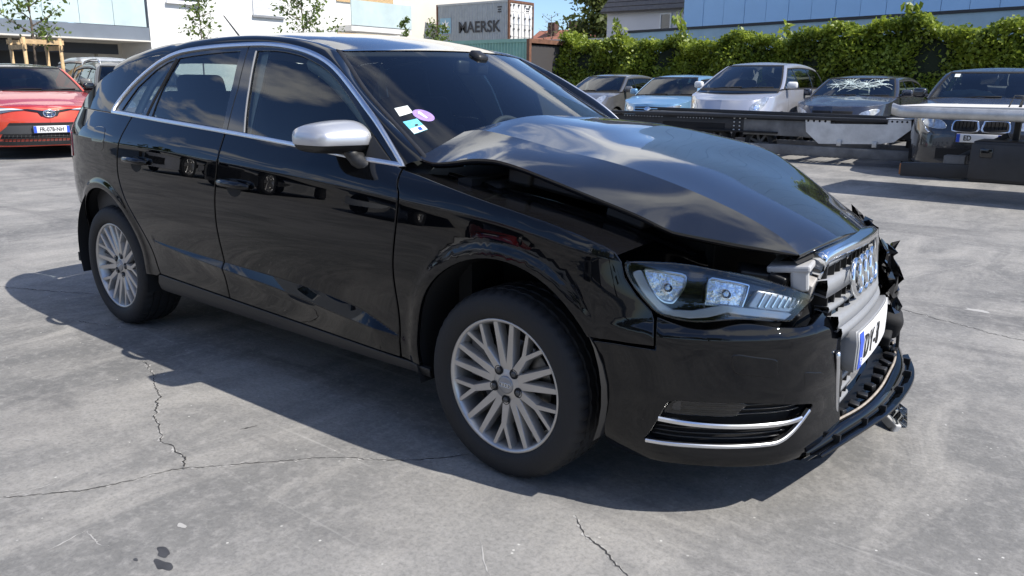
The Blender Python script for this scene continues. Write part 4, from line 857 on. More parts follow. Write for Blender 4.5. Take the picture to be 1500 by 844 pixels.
# ================================================================== parked cars: one parametric shell, each with its own proportions and face
class Shell:
    def __init__(s, hw=.85, fo=.8, wb=2.55, ro=.7, zn=.78, zc=.98, zbr=1.02, H=1.5, ws=((-.05, .98), (-.95, 1.42)), wc=.45, rear_top=None, tum=.34, xA=-.45, hb=.06, nose=(.955, .86, .70, .48, .25), wr=.31, roofc=.05, lean=.10):
        s.__dict__.update(hw=hw, fo=fo, wb=wb, ro=ro, zn=zn, zc=zc, zbr=zbr, H=H, ws=ws, wc=wc, tum=tum, xA=xA, hb=hb, wr=wr, roofc=roofc)
        E = -(wb+ro)
        pl = [(E, 0), (E+.01, .5*hw), (E+.08, .80*hw), (E+.25, .93*hw), (-wb-.1, .985*hw), (-wb*.6, hw), (-wb*.25, hw), (0, .993*hw), (fo*.35, nose[0]*hw), (fo*.6, nose[1]*hw), (fo*.8, nose[2]*hw), (fo*.92, nose[3]*hw), (fo*.98, nose[4]*hw), (fo, 0)]
        c = cr(pl, 10); a = np.r_[0, np.cumsum(np.hypot(*np.diff(c, axis=0).T))]; k = int(np.argmin(np.abs(c[:, 0]+wb*.4))); a += c[k, 0]-a[k]
        g = np.gradient(c, a, axis=0); g /= np.hypot(*g.T)[:, None]; s.c, s.a, s.g = c, a, g; s.U0, s.U1 = a[0], a[-1]
        s.zs = pchip([E-.3, -wb, xA, xA*.3+.2, fo*.75, fo+.6], [zbr, zbr, zc, zc-.02-(zc-zn)*.3, zn+.02, zn-.02])
        s.pl = pchip([.12, .2, .35, .6, .85, 1.2], [-.12, -.05, -.015, 0, -.006, -.05]); s.pf = pchip([.12, .22, .42, .6, .75, 1.05], [-.08, -.015, 0, -.012, -.012-lean*.4, -.012-lean*1.6])
        s.xc = pchip([ws[0][1]-.2, ws[0][1], (ws[0][1]+ws[1][1])/2, ws[1][1], ws[1][1]+.1], [ws[0][0]+(ws[0][0]-ws[1][0])*.42, ws[0][0], (ws[0][0]+ws[1][0])/2+.025, ws[1][0], ws[1][0]-.30])
        rt_ = rear_top if rear_top is not None else E+.55
        s.rt = rt_; x0, z0 = ws[1]
        s.zr = pchip([rt_-.3, rt_, rt_*.5+x0*.5, x0-.35, x0, x0+.2], [H-.22, H-.075, H, H-.012, z0, z0-.1])
    def S(s, u, z):
        u = np.asarray(u, float); z = np.asarray(z, float); x = np.interp(u, s.a, s.c[:, 0]); w = np.interp(u, s.a, s.c[:, 1]); tx = np.interp(u, s.a, s.g[:, 0]); tw = np.interp(u, s.a, s.g[:, 1])
        m = sst(.25*s.fo, .75*s.fo, u); d = s.pl(z)*(1-m)+s.pf(z)*m
        for cx in (0, -s.wb):
            r = np.hypot(u-cx, z-s.wr)-s.wr-.06; d = d+.012*np.exp(-np.clip(r-.02, 0, 9)**2/.0009)*(1-m)
        return np.stack([x-tw*d, -(w+tx*d), z+0*d], -1)
    def F(s, v, z):
        """front and both flanks: v is the signed distance along the outline from the nose, positive to the car's left"""
        v = np.asarray(v, float); p = s.S(s.U1-np.abs(v), z); p[..., 1] *= -np.where(v < 0, -1, 1); return p
    def yb(s, x):
        xs = np.linspace(s.U0+.02, s.fo*.5, 120); p = s.S(xs, s.zs(xs)); return np.interp(x, p[:, 0], -p[:, 1])
    def G(s, x, z):
        x = np.asarray(x, float); z = np.asarray(z, float); h = np.maximum(z-s.zs(x), -.05); return np.stack([x+0*h, -(s.yb(x)-s.tum*h-.42*h*h), z+0*x], -1)
    def W(s, y, z):
        y = np.asarray(y, float); z = np.asarray(z, float); return np.stack([s.xc(z)-s.wc*y*y, y+0*z, z+0*y], -1)
    def edge(s, z):
        """windscreen half width at height z"""
        y = .6
        for _ in range(8):
            x = float(s.xc(z))-s.wc*y*y; y = -float(s.G(x, z)[1])-.055
        return y
    def roof(s, t, y):
        z0 = s.ws[1][1]; zf = z0-.04*y*y; xf = s.xc(zf)-s.wc*y*y; x = xf*(1-t)+s.rt*t; z = s.zr(x)-s.roofc*2*y*y; k = np.exp(-t*14); return np.stack([x, y+0*t, z*(1-k)+zf*k], -1)
GZ = lambda x, y: .012*max(0., min(y, 20.)-4.)           # the yard rises gently towards the hedge
LENS = mat('parked_car_lamp', (.42, .44, .46), .12, metal=.55, coat=1, noise=.45, nscale=22)
tyre_far = mat('parked_car_tyre', (.02, .02, .02), .8)
def mirror_v(o): return [(-v, z) for v, z in o][::-1]
def simple_wheel(parent, r, x, y, sy):
    w = bpy.data.objects.new('wheel', None); link(w, parent); w.location = (x, y, r); w.rotation_euler = (0, 0, 0 if sy < 0 else math.pi)
    lathe('tyre', [(.66*r, -.09), (.74*r, -.10), (.9*r, -.10), (.98*r, -.08), (r, -.05), (r, .05), (.98*r, .08), (.66*r, .09)], tyre_far, w, 36)
    D = math.radians; parts = []
    for k in range(7):
        parts.append(beam(.03, D(360/7*k), .66*r, D(360/7*k), .05, .04, -.075, -.085, .02, 2))
    lathe('rim', [(.68*r, -.088), (.66*r, -.092), (.60*r, -.07), (.58*r, .0), (.05, .0)], alloy, w, 30); multi('spokes', parts, alloy, w, False); lathe('hub', [(.001, -.084), (.04, -.082), (.05, -.06)], alloy, w, 14)
    return w
def build_car(name, label, sh, loc, rz, paint, group, face, roofm=None, plate=None, plate_z=.5, rails=False, wheels=True, dark=False, dlo_rear=None, glassm=None, mirrors=None, dents=0., cracked=False, badge=None, low=None, seats=True, res=.07, plate_w=.52):
    c = thing(name, label, 'car', (loc[0], loc[1], GZ(loc[0], loc[1]) if len(loc) < 3 else loc[2]), rz, group)
    R = sh.wr+.05; U1 = sh.U1
    def arc(cx, n=14): t = np.linspace(math.pi+.25, -.25, n); return [(cx+R*math.cos(a), sh.wr+.01+R*math.sin(a)) for a in t]
    ux = lambda x: x      # along the flank the outline distance equals x
    bot = .22
    o = []
    us = np.linspace(sh.U0+.005, sh.U1-.002, 70)
    top = [(u, float(sh.zs(u))) for u in us]
    lowr = [(sh.U1-.002, bot), (.5*sh.fo+.2, bot-.01)]+[p for p in arc(0)[::-1]]+[(-.6, bot), (-sh.wb+.6, bot)]+[p for p in arc(-sh.wb)[::-1]]+[(sh.U0+.3, bot+.06), (sh.U0+.005, bot+.1)]
    outline = top+lowr
    for F_, sg in ((sh.S, 1.), (mirY(sh.S), -1.)): panel('body_side', outline, F_, paint, c, res, sgn=sg, lip=.004, bev=.003)
    if low:      # dark lower cladding
        for F_, sg in ((sh.S, 1.), (mirY(sh.S), -1.)): panel('lower_cladding', [(sh.U1-.002, bot-.005), (sh.U1-.002, low), (.45, low+.02), (.40, .3), (.38, bot)], F_, bl_plastic, c, res, sgn=sg, off=.008)
    # bonnet
    ub = np.linspace(sh.xA-.25, sh.U1-.004, 26); E = sh.S(ub, sh.zs(ub)); ts = np.linspace(-1, 1, 21)
    bul = np.interp(E[:, 0], [sh.xA-.3, sh.fo*.5, sh.fo], [sh.hb*1.15, sh.hb, .012])
    rows = [[(E[i, 0], -E[i, 1]*t, E[i, 2]+bul[i]*(1-abs(t)**2.4)-.012*(abs(abs(t)-.72) < .04)*0) for t in ts] for i in range(len(ub))]
    rows = np.array(rows)
    if dents:
        rr = np.random.default_rng(3)
        for _ in range(9):
            k = rr.uniform(0, 1, 2); cx = E[:, 0].min()+(sh.fo-E[:, 0].min())*k[0]; cy = (k[1]*2-1)*.7; d2 = (rows[..., 0]-cx)**2+(rows[..., 1]-cy)**2; rows[..., 2] += rr.uniform(-1, .7)*dents*np.exp(-d2/.02)
    bn = loft('bonnet', rows, paint, c, flip=True)
    # windscreen
    z0, z1 = sh.zc-.06, sh.ws[1][1]; zs_ = np.linspace(z0, z1-.012, 9); ed = [(sh.edge(z), z) for z in zs_]
    wo = [(-y, z) for y, z in ed]+[(0, z1-.002)]+[(y, z) for y, z in ed[::-1]]
    W_ = panel('windscreen', wo, sh.W, glassm or g_dark, c, .09, lip=.002, bev=.002)
    ribbon('windscreen_border', [(-y, z) for y, z in ed]+[(y, z) for y, z in ed[::-1]], sh.W, .014, .003, bl_matt, W_, 1, step=.08)
    bl = [(y, sh.zc+.005) for y in np.linspace(-ed[1][0], ed[1][0], 16)]; ribbon('cowl', bl, sh.W, .028, .006, bl_matt, c, 1, step=.08)
    for y_ in (-.45, .12): tube('wiper', [sh.W(y_, sh.zc+.02)+np.array([.012, 0, .005]), sh.W(y_+.30, sh.zc+.045)+np.array([.014, 0, .006]), sh.W(y_+.58, sh.zc+.05)+np.array([.012, 0, .004])], .008, bl_matt, c, 5)
    # roof
    yr = sh.edge(z1-.012); rows = [sh.roof(np.full(17, t), np.linspace(-yr, yr, 17)) for t in np.r_[0, .02, .05, np.linspace(.1, 1, 10)]]; loft('roof', rows, roofm or paint, c)
    # side glass, pillars, rails
    zt_ = z1-.07; xr = sh.rt-.05 if dlo_rear is None else dlo_rear
    fl = []
    for z in np.linspace(sh.zc+.02, zt_, 8): y = sh.edge(z); fl.append((float(sh.xc(z))-sh.wc*y*y-.085, z))
    topx = np.linspace(fl[-1][0], xr, 12); topl = [(x, min(zt_+.035*math.sin(math.pi*k), float(sh.zr(x))-.095)) for k, x in zip(np.linspace(0, 1, 12), topx)]
    backl = [(xr-.10, topl[-1][1]-.06), (xr-.28, float(sh.zs(xr-.28))+.06)]
    dlo = np.array(fl+topl[1:]+backl+[(x, float(sh.zs(x))+.02) for x in np.linspace(xr-.26, fl[0][0]-.02, 12)])
    for sg in (1., -1.):
        G_ = sh.G if sg > 0 else mirY(sh.G)
        sw = panel('side_window', dlo, G_, glassm or g_dark, c, .10, sgn=sg, off=-.008, lip=.002, bev=.002)
        for k in (.36, .72):
            x = fl[0][0]*(1-k)+xr*k; ribbon('pillar', [(x+.03, float(sh.zs(x))+.01), (x-.03, zt_)], G_, .035, .006, bl_gloss, sw, sg, off=-.006)
        ribbon('window_seal', dlo, G_, .014, .006, bl_matt, sw, sg, closed=True, step=.08, off=-.004)
        # waist shelf between flank and glass is the flank itself; rail from glass to roof and windscreen
        A_ = arclen(G_(*np.array(fl+topl[1:]).T), 44); y_s = -1 if sg > 0 else 1
        wl = np.array([sh.W(y_s*sh.edge(z), z) for z in np.linspace(sh.zc, z1-.012, 10)]); rl = np.array([sh.roof(np.array(t), np.array(y_s*yr)) for t in np.linspace(.02, 1, 16)])
        n1 = int(np.argmin(np.abs(A_[:, 0]-fl[-1][0]))); B_ = np.vstack([arclen(wl, n1+1), arclen(np.vstack([wl[-1:], rl]), 44-n1)[1:]])
        rows = [A_*(1-k)+B_*k+np.array([0, y_s*.8, .6])*.022*math.sin(math.pi*k) for k in np.linspace(0, 1, 6)]; loft('roof_rail', rows, paint, c, flip=sg > 0)
        cp = [dlo[len(fl)+len(topl)-2], (xr-.10, topl[-1][1]-.06), (xr-.28, float(sh.zs(xr-.28))+.02), (sh.rt-.47, float(sh.zs(sh.rt-.4))+.01), (sh.rt-.22, topl[-1][1]-.20), (sh.rt-.04, topl[-1][1]+.01)]
        panel('rear_pillar', cp, G_, paint, c, .08, sgn=sg, lip=.003)
        if rails:
            rp_ = np.array([sh.roof(np.array(t), np.array(y_s*(yr-.04))) for t in np.linspace(.12, .95, 10)])+np.array([0, 0, .05]); rp_[0, 2] -= .05; rp_[-1, 2] -= .05; tube('roof_bar', cr(rp_, 3), .016, satin, c, 8)
        # door mirrors
        mx = fl[1][0]-.06; my = float(-sh.G(mx, fl[1][1])[1])
        bm = bmesh.new(); bm_box(bm, (mx, y_s*(my+.13), fl[0][1]+.075), (.12, .20, .14), rot(0, 0, y_s*.25), .045, 3); bm_box(bm, (mx+.02, y_s*(my+.02), fl[0][1]+.03), (.06, .10, .05), None, .01); bm_obj('door_mirror', bm, mirrors or paint, c, True, 50)
        # door lines
        for x in (-.42, -sh.wb*.56):
            ribbon('door_gap', [(x, .28), (x-.01, float(sh.zs(x))-.01)], sh.S if sg > 0 else mirY(sh.S), .004, .0008, bl_matt, c, sg, off=.0, step=.1)
    # tail
    ra = np.array([sh.roof(np.array(1.), np.array(y)) for y in np.linspace(-yr, yr, 9)]); xe = -(sh.wb+sh.ro); rb = np.array([(xe+.06+.15*(y/yr)**2, y*1.18, float(sh.zs(xe))) for y in np.linspace(-yr, yr, 9)])
    loft('tailgate', [ra*(1-k)+rb*k+np.array([-.06*math.sin(math.pi*k), 0, 0]) for k in np.linspace(0, 1, 6)], glassm or g_dark, c, flip=True)
    boxes('underbody', [((-sh.wb/2, 0, .30), (sh.wb+.9, sh.hw*1.45, .12)), ((.1, 0, .55), (.5, sh.hw*1.3, .35)), ((-.35, 0, .66), (.08, sh.hw*1.6, .6))], bl_matt, c)
    for x in (0, -sh.wb):
        for sy in (-1, 1):
            t = np.linspace(-.2, math.pi+.2, 14); loft('wheel_arch_liner', [[(x+(R+.02)*math.cos(a), sy*y, sh.wr+.01+(R+.02)*math.sin(a)) for a in t] for y in (sh.hw-.03, sh.hw-.3)], bl_matt, c)
            if wheels: simple_wheel(c, sh.wr, x, sy*(sh.hw-.12), sy)
    if seats:
        loft('dashboard', [[(sh.ws[0][0]-.18-.25*(y/.7)**2, y*(sh.hw-.12)/.7, sh.zc-.03), (sh.ws[0][0]-.5-.2*(y/.7)**2, y*(sh.hw-.12)/.7, sh.zc+.0), (sh.ws[0][0]-.72, y*(sh.hw-.12)/.7, sh.zc-.15)] for y in np.linspace(-.7, .7, 9)], trim_dark, c)
        for y in (-.36, .36):
            bm = bmesh.new(); bm_box(bm, (-1.32, y, .93+.05), (.15, .48, .62), rot(0, -.25, 0), .05); bm_box(bm, (-1.44, y, sh.H-.22), (.09, .26, .19), rot(0, -.2, 0), .04); bm_box(bm, (-1.0, y, .60), (.5, .48, .15), None, .04); bm_obj('seat', bm, seat_cloth, c, True, 50)
        tube('steering_wheel', [(sh.ws[0][0]-.86, .36+.17*math.cos(t), sh.zc+.0+.16*math.sin(t)) for t in np.linspace(0, 2*math.pi, 20, endpoint=False)], .014, trim_dark, c, 6, True)
    # face: list of (part name, outline in (v,z), material, offset, mirrored?)
    for f in face:
        nm, ol, m_, off = f[:4]
        for q in ([ol, mirror_v(ol)] if (len(f) > 4 and f[4]) else [ol]):
            panel(nm, cr(q, 3, True) if (len(f) > 5 and f[5]) else q, sh.F, m_, c, .045, sgn=1., off=off, lip=.012, bev=.004)
    if plate:
        p0 = sh.F(np.array(0.), np.array(plate_z)); x = float(p0[0])+.028; pn = bpy.data.objects.new('number_plate', None); link(pn, c)
        box('plate_face', (x, 0, plate_z), (.012, plate_w, .11), white_paint, pn, None, .003); box('blue_band', (x+.0065, -plate_w/2+.022, plate_z), (.003, .042, .106), plate_blue, pn); box('blue_band', (x+.0065, plate_w/2-.022, plate_z), (.003, .042, .106), plate_blue, pn); box('plate_holder', (x-.008, 0, plate_z), (.01, plate_w+.03, .13), bl_plastic, pn, None, .004)
        if plate != ' ': lettering(plate, .092, frame((x+.0075, 0, plate_z-.002), (0, 1, 0), (0, 0, 1)), plate_black, pn, .82, .002)
    return c
# --- light-blue small hatchback
p_blue = mat('light_blue_metallic_paint', (.16, .33, .52), .28, metal=.35, coat=1, dust=.05); p_grey = mat('grey_metallic_paint', (.12, .12, .125), .30, metal=.5, coat=1, dust=.06); p_silver = mat('silver_lilac_paint', (.44, .45, .50), .30, metal=.5, coat=1, dust=.04)
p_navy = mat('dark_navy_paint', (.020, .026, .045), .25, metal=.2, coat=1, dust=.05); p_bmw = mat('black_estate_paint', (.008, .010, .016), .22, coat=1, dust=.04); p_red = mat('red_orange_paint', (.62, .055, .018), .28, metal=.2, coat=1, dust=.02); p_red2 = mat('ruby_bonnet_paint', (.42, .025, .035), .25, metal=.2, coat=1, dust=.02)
p_van = mat('pale_silver_van_paint', (.52, .54, .57), .35, metal=.35, coat=.8, dust=.05); p_olive = mat('grey_brown_paint', (.16, .155, .14), .35, metal=.4, coat=.8, dust=.06); p_wht = mat('white_car_paint', (.72, .72, .71), .3, coat=1, dust=.04)
g_pic = glass('tall_car_glass', (.30, .36, .37)); g_crk = glass('green_cracked_glass', (.45, .62, .56))
GRP = 'cars parked nose-out along the hedge'
getz = Shell(hw=.83, fo=.74, wb=2.455, ro=.64, zn=.80, zc=.98, zbr=1.0, H=1.49, ws=((.0, .97), (-.80, 1.42)), wc=.40, xA=-.40)
build_car('parked_hatchback', 'light blue small hatchback with oval front badge, between grey and silver cars', getz, (-7.70, 14.3, .06), math.radians(-85), p_blue, GRP, [
    ('headlight', [(.38, .655), (.50, .64), (.70, .70), (.84, .775), (.74, .785), (.50, .755), (.40, .72)], LENS, .006, True, True),
    ('lamp_bowl', [(.47, .675), (.56, .675), (.58, .735), (.50, .735)], reflector, .012, True, True),
    ('grille', [(-.33, .66), (.33, .66), (.35, .745), (.0, .755), (-.35, .745)], bl_matt, .004, False),
    ('grille_bar', [(-.33, .695), (.33, .695), (.34, .715), (-.34, .715)], p_blue, .012, False),
    ('badge', [(.085*math.cos(t), .70+.042*math.sin(t)) for t in np.linspace(0, 6.283, 14, endpoint=False)], chrome, .018, False),
    ('lower_intake', [(-.45, .30), (.45, .30), (.48, .42), (-.48, .42)], bl_matt, .004, False)], plate=' ', plate_z=.52)
note = Shell(hw=.845, fo=.79, wb=2.6, ro=.69, zn=.86, zc=1.03, zbr=1.06, H=1.535, ws=((.05, 1.02), (-.88, 1.46)), wc=.42, xA=-.38)
build_car('parked_hatchback', 'dark grey tall hatchback, leftmost car by the hedge, behind the black bonnet', note, (-10.6, 15.7, .06), math.radians(-86), p_grey, GRP, [
    ('headlight', [(.50, .70), (.62, .70), (.80, .80), (.92, .93), (.84, .955), (.68, .90), (.52, .80)], LENS, .006, True, True),
    ('grille', [(-.36, .70), (.36, .70), (.40, .78), (-.40, .78)], bl_matt, .004, False), ('badge', [(.06*math.cos(t), .74+.06*math.sin(t)) for t in np.linspace(0, 6.283, 14, endpoint=False)], chrome, .016, False),
    ('lower_intake', [(-.5, .30), (.5, .30), (.52, .42), (-.52, .42)], bl_matt, .004, False)], plate=' ', plate_z=.53)
pic = Shell(hw=.915, fo=.92, wb=2.73, ro=.82, zn=.88, zc=1.08, zbr=1.1, H=1.66, ws=((.30, 1.06), (-.85, 1.58)), wc=.45, xA=-.22, hb=.05)
build_car('parked_people_carrier', 'silver people carrier with very tall windscreen beside the light blue car', pic, (-5.25, 13.0, .13), math.radians(-87), p_silver, GRP, [
    ('headlight', [(.58, .68), (.74, .68), (.92, .79), (1.04, .93), (.95, .955), (.74, .87), (.60, .78)], LENS, .006, True, True),
    ('lamp_bowl', [(.66, .715), (.76, .72), (.80, .80), (.70, .79)], reflector, .012, True, True),
    ('grille', [(-.45, .62), (.45, .62), (.50, .70), (-.50, .70)], bl_matt, .004, False), ('lower_intake', [(-.6, .30), (.6, .30), (.6, .44), (-.6, .44)], bl_matt, .004, False)], plate=' ', plate_z=.55, glassm=g_pic, mirrors=p_wht)
navy = Shell(hw=.88, fo=.86, wb=2.6, ro=.85, zn=.82, zc=.98, zbr=1.0, H=1.44, ws=((-.12, .96), (-.95, 1.37)), wc=.42, xA=-.5)
nav = build_car('wrecked_saloon', 'dark blue car with shattered windscreen and dented bonnet', navy, (-3.40, 13.9, .10), math.radians(-89), p_navy, GRP, [
    ('headlight', [(.50, .62), (.68, .62), (.92, .72), (.95, .78), (.80, .78), (.55, .72)], LENS, .006, True, True), ('grille', [(-.36, .62), (.36, .62), (.40, .74), (-.40, .74)], bl_matt, .004, False), ('lower_intake', [(-.5, .30), (.5, .30), (.5, .44), (-.5, .44)], bl_matt, .004, False)], plate=None, glassm=g_crk, dents=.05)
# shattered glass: a web of white cracks on the upper windscreen
rn = random.Random(11); web = []
shat = mat('shattered_glass_edge', (.70, .80, .77), .35)
for k in range(70):
    cx, cz = rn.choice(((-.15, 1.27), (.20, 1.25), (-.40, 1.24), (.42, 1.27))); a = rn.uniform(0, 6.28); L_ = rn.uniform(.12, .5); pts = []
    for i in range(6):
        y = cx+math.cos(a)*L_*i/5+rn.gauss(0, .012); z = cz+math.sin(a)*L_*.38*i/5+rn.gauss(0, .008)
        if abs(y) < navy.edge(min(1.35, max(1., z)))-.03 and 1.0 < z < 1.35: pts.append(navy.W(y, z)+np.array([.006, 0, .003]))
    if len(pts) > 2: web.append(sweep_data(pts, .0030, 4))
for zc_, a0 in ((1.245, .0), (1.215, .3), (1.285, .6)):
    pts = [navy.W(y, zc_-.05*math.cos(y*3+a0)+.012*math.sin(y*17))+np.array([.006, 0, .003]) for y in np.linspace(-.52, .55, 24)]; web.append(sweep_data(pts, .0045, 4))
multi('glass_cracks', web, shat, nav)
bmwS = Shell(hw=.90, fo=.85, wb=2.76, ro=.83, zn=.88, zc=1.06, zbr=1.1, H=1.545, ws=((-.30, 1.05), (-1.05, 1.47)), wc=.42, xA=-.68, nose=(.965, .89, .76, .55, .30))
kid = [(.03, .66), (.30, .66), (.345, .70), (.335, .79), (.27, .815), (.06, .81), (.03, .78)]
kin = [(.048, .672), (.29, .672), (.328, .704), (.32, .782), (.262, .802), (.068, .798), (.048, .775)]
bm_ = build_car('wrecked_estate', 'black car with double kidney grille and blown airbag behind the aluminium ramp', bmwS, (-.38, 10.2, .05), math.radians(-85), p_bmw, GRP, [
    ('kidney_frame', kid, chrome, .010, True, True), ('kidney_mesh', kin, bl_matt, .014, True, True),
    ('headlight', [(.42, .70), (.62, .70), (.88, .77), (.95, .84), (.85, .86), (.50, .80)], LENS, .006, True, True), ('lower_intake', [(-.5, .30), (.5, .30), (.5, .44), (-.5, .44)], bl_matt, .004, False)], plate='ED', plate_z=.585, glassm=g_pic)
lt = [ch for ch in bm_.children if ch.name.startswith('number_plate')][0]
for ch in lt.children:
    if ch.name.startswith('lettering'): ch.location = (0, -.13, 0)
for s in (-1, 1):
    for k in range(6): p = bmwS.F(np.array(s*(.075+.045*k)), np.array(.737)); box('kidney_bar', (float(p[0])+.020, float(p[1]), .737), (.012, .010, .125), bl_gloss, bm_)
# airbag cushion on the dashboard, torn headlamp, small things in the windscreen
bm = bmesh.new(); bmesh.ops.create_icosphere(bm, subdivisions=4, radius=1)
for v in bm.verts:
    n = v.co.copy(); v.co = Vector((n.x*.14, n.y*.36, n.z*.09))*(1+.10*math.sin(n.y*9+n.x*4)*math.cos(n.z*6)); v.co += Vector((-.78, -.33, 1.12))
bm_obj('airbag', bm, mat('airbag_cloth', (.62, .66, .62), .9), bm_, True)
box('windscreen_sticker', tuple(bmwS.W(-.52, 1.41)+np.array([.004, 0, .004])), (.10, .004, .07), sticker_w, bm_, frame((0, 0, 0), bmwS.W(-.52, 1.42)-bmwS.W(-.52, 1.40), (0, 1, 0)).to_3x3().to_4x4() @ rot(math.pi/2, 0, 0))
boxes('air_freshener', [((-.85, .02, 1.30), (.008, .05, .06)), ((-.85, .02, 1.345), (.008, .03, .03)), ((-.85, .02, 1.39), (.004, .004, .06))], sticker_w, bm_)
tube('torn_lamp_wire', cr([(.70, -.62, .86), (.78, -.70, .80), (.74, -.66, .70), (.80, -.60, .64)], 5), .012, chrome, bm_, 6)
# --- left group
redS = Shell(hw=.90, fo=.92, wb=2.64, ro=.80, zn=.84, zc=1.06, zbr=1.12, H=1.555, ws=((-.05, 1.05), (-.95, 1.48)), wc=.45, xA=-.5, wr=.34, nose=(.97, .90, .76, .54, .28), hb=.07)
blk_roof = mat('black_roof_paint', (.02, .021, .024), .25, coat=1)
el = lambda cx, cz, rx, rz, n=20: [(cx+rx*math.cos(t), cz+rz*math.sin(t)) for t in np.linspace(0, 2*math.pi, n, endpoint=False)]
red = build_car('parked_crossover', 'red orange crossover with black roof and number plate FR-078-NH', redS, (-13.48, 2.98), math.radians(-10.8), p_red, None, [
    ('headlight', [(.34, 0.785), (.52, 0.770), (.78, 0.725), (1.02, 0.755), (1.16, 0.885), (1.02, 0.880), (.72, 0.825), (.46, 0.810)], mat('crossover_lamp', (.16, .18, .22), .08, metal=.4, coat=1), .012, True, True),
    ('lamp_strip', [(.36, 0.793), (.55, 0.787), (.74, 0.770), (.92, 0.790), (.90, 0.810), (.72, 0.805), (.52, 0.809)], mat('white_lamp_strip', (.75, .78, .8), .25), .020, True),
    ('grille', [(-.42, 0.797), (-.16, 0.750), (-.12, 0.690), (.12, 0.690), (.16, 0.750), (.42, 0.797), (.30, 0.803), (.10, 0.777), (-.10, 0.777), (-.30, 0.803)], bl_gloss, .016, False),
    ('bumper_slot', [(-.62, 0.550), (.62, 0.550), (.58, 0.590), (-.58, 0.590)], bl_matt, .010, False),
    ('bumper_centre', [(-.78, 0.415), (.78, 0.415), (.60, 0.550), (-.60, 0.550)], mat('dark_grey_bumper', (.045, .046, .048), .5), .008, False),
    ('lower_intake', [(-.76, 0.333), (.76, 0.333), (.70, 0.415), (-.70, 0.415)], bl_matt, .006, False),
    ('fog_corner', [(.92, 0.393), (1.06, 0.408), (1.10, 0.585), (1.0, 0.625), (.96, 0.525)], bl_plastic, .008, True),
    ('fog_light', el(1.035, .58, .035, .035), LENS, .022, True),
    ('bumper_skirt', [(-1.05, 0.235), (1.05, 0.235), (1.0, 0.291), (.8, 0.299), (-.8, 0.299), (-1.0, 0.291)], bl_plastic, .010, False)], roofm=blk_roof, plate='FR-078-NH', plate_z=.485, mirrors=bl_gloss, glassm=g_dark)
for i, o in enumerate([ch for ch in red.children if ch.name.startswith('bonnet')]): o.data.materials.clear(); o.data.materials.append(p_red2)  # bonnet gets a deeper red than the rest of the body
xe = float(redS.F(np.array(0.), np.array(.735))[0])+.032
multi('emblem', [sweep_data([(xe, a*math.cos(t), 0.735+dz+b*math.sin(t)) for t in np.linspace(0, 2*math.pi, 24, endpoint=False)], .0085, 6, True, upv=(1, 0, 0)) for a, b, dz in ((.088, .058, 0), (.034, .055, 0), (.058, .020, .030))], chrome, red)
box('emblem_back', (xe-.012, 0, .735), (.006, .16, .10), mat('emblem_blue', (.05, .10, .22), .3, coat=1), red, None, .003)
multi('intake_mesh', [sweep_data([redS.F(np.array(v), np.array(z))+np.array([.012, 0, 0]) for v in np.linspace(-.72, .72, 22)], .005, 4) for z in (.315, .345, .375)]+[sweep_data([redS.F(np.array(v), np.array(.295))+np.array([.012, 0, 0]), redS.F(np.array(v+.03), np.array(.395))+np.array([.012, 0, 0])], .005, 4) for v in np.linspace(-.70, .67, 24)], bl_plastic, red)
for y_, z_, w_ in ((-.60, 1.42, .07), (-.66, 1.20, .06), (-.67, 1.17, .06), (-.68, 1.14, .06)):
    p = redS.W(y_, z_); box('windscreen_sticker', tuple(p+np.array([.006, 0, .006])), (.004, w_, .022), sticker_w, red, rot(0, -.5, 0))
vanS = Shell(hw=.90, fo=.9, wb=2.73, ro=.75, zn=.98, zc=1.12, zbr=1.15, H=1.82, ws=((.05, 1.10), (-.75, 1.70)), wc=.35, xA=-.4, tum=.2)
build_car('parked_van', 'silver tall van parked behind the red crossover', vanS, (-18.6, 6.95), math.radians(-8), p_van, None, [
    ('headlight', [(.50, .78), (.66, .76), (.84, .86), (.92, .98), (.80, .98), (.60, .90)], LENS, .006, True, True), ('grille', [(-.40, .80), (.40, .80), (.44, .88), (-.44, .88)], bl_matt, .004, False), ('lower_intake', [(-.5, .35), (.5, .35), (.5, .5), (-.5, .5)], bl_matt, .004, False)], plate=' ', plate_z=.60)
dusS = Shell(hw=.89, fo=.82, wb=2.67, ro=.78, zn=.98, zc=1.12, zbr=1.16, H=1.64, ws=((-.10, 1.10), (-.85, 1.53)), wc=.40, xA=-.48, wr=.34)
build_car('parked_crossover', 'dark grey brown off-roader with roof bars, half hidden behind the black car', dusS, (-13.4, 4.95), math.radians(-13), p_olive, None, [
    ('headlight', [(.48, .80), (.66, .78), (.86, .86), (.90, .94), (.70, .95), (.52, .90)], LENS, .006, True, True), ('grille', [(-.40, .78), (.40, .78), (.42, .92), (-.42, .92)], bl_matt, .004, False)], rails=True, glassm=g_pic)
build_car('parked_crossover', 'dark car with roof bars behind the red crossover at the left edge', dusS, (-19.2, 2.6), math.radians(-12), p_grey, None, [
    ('headlight', [(.48, .80), (.66, .78), (.86, .86), (.90, .94), (.70, .95), (.52, .90)], LENS, .006, True, True)], rails=True)
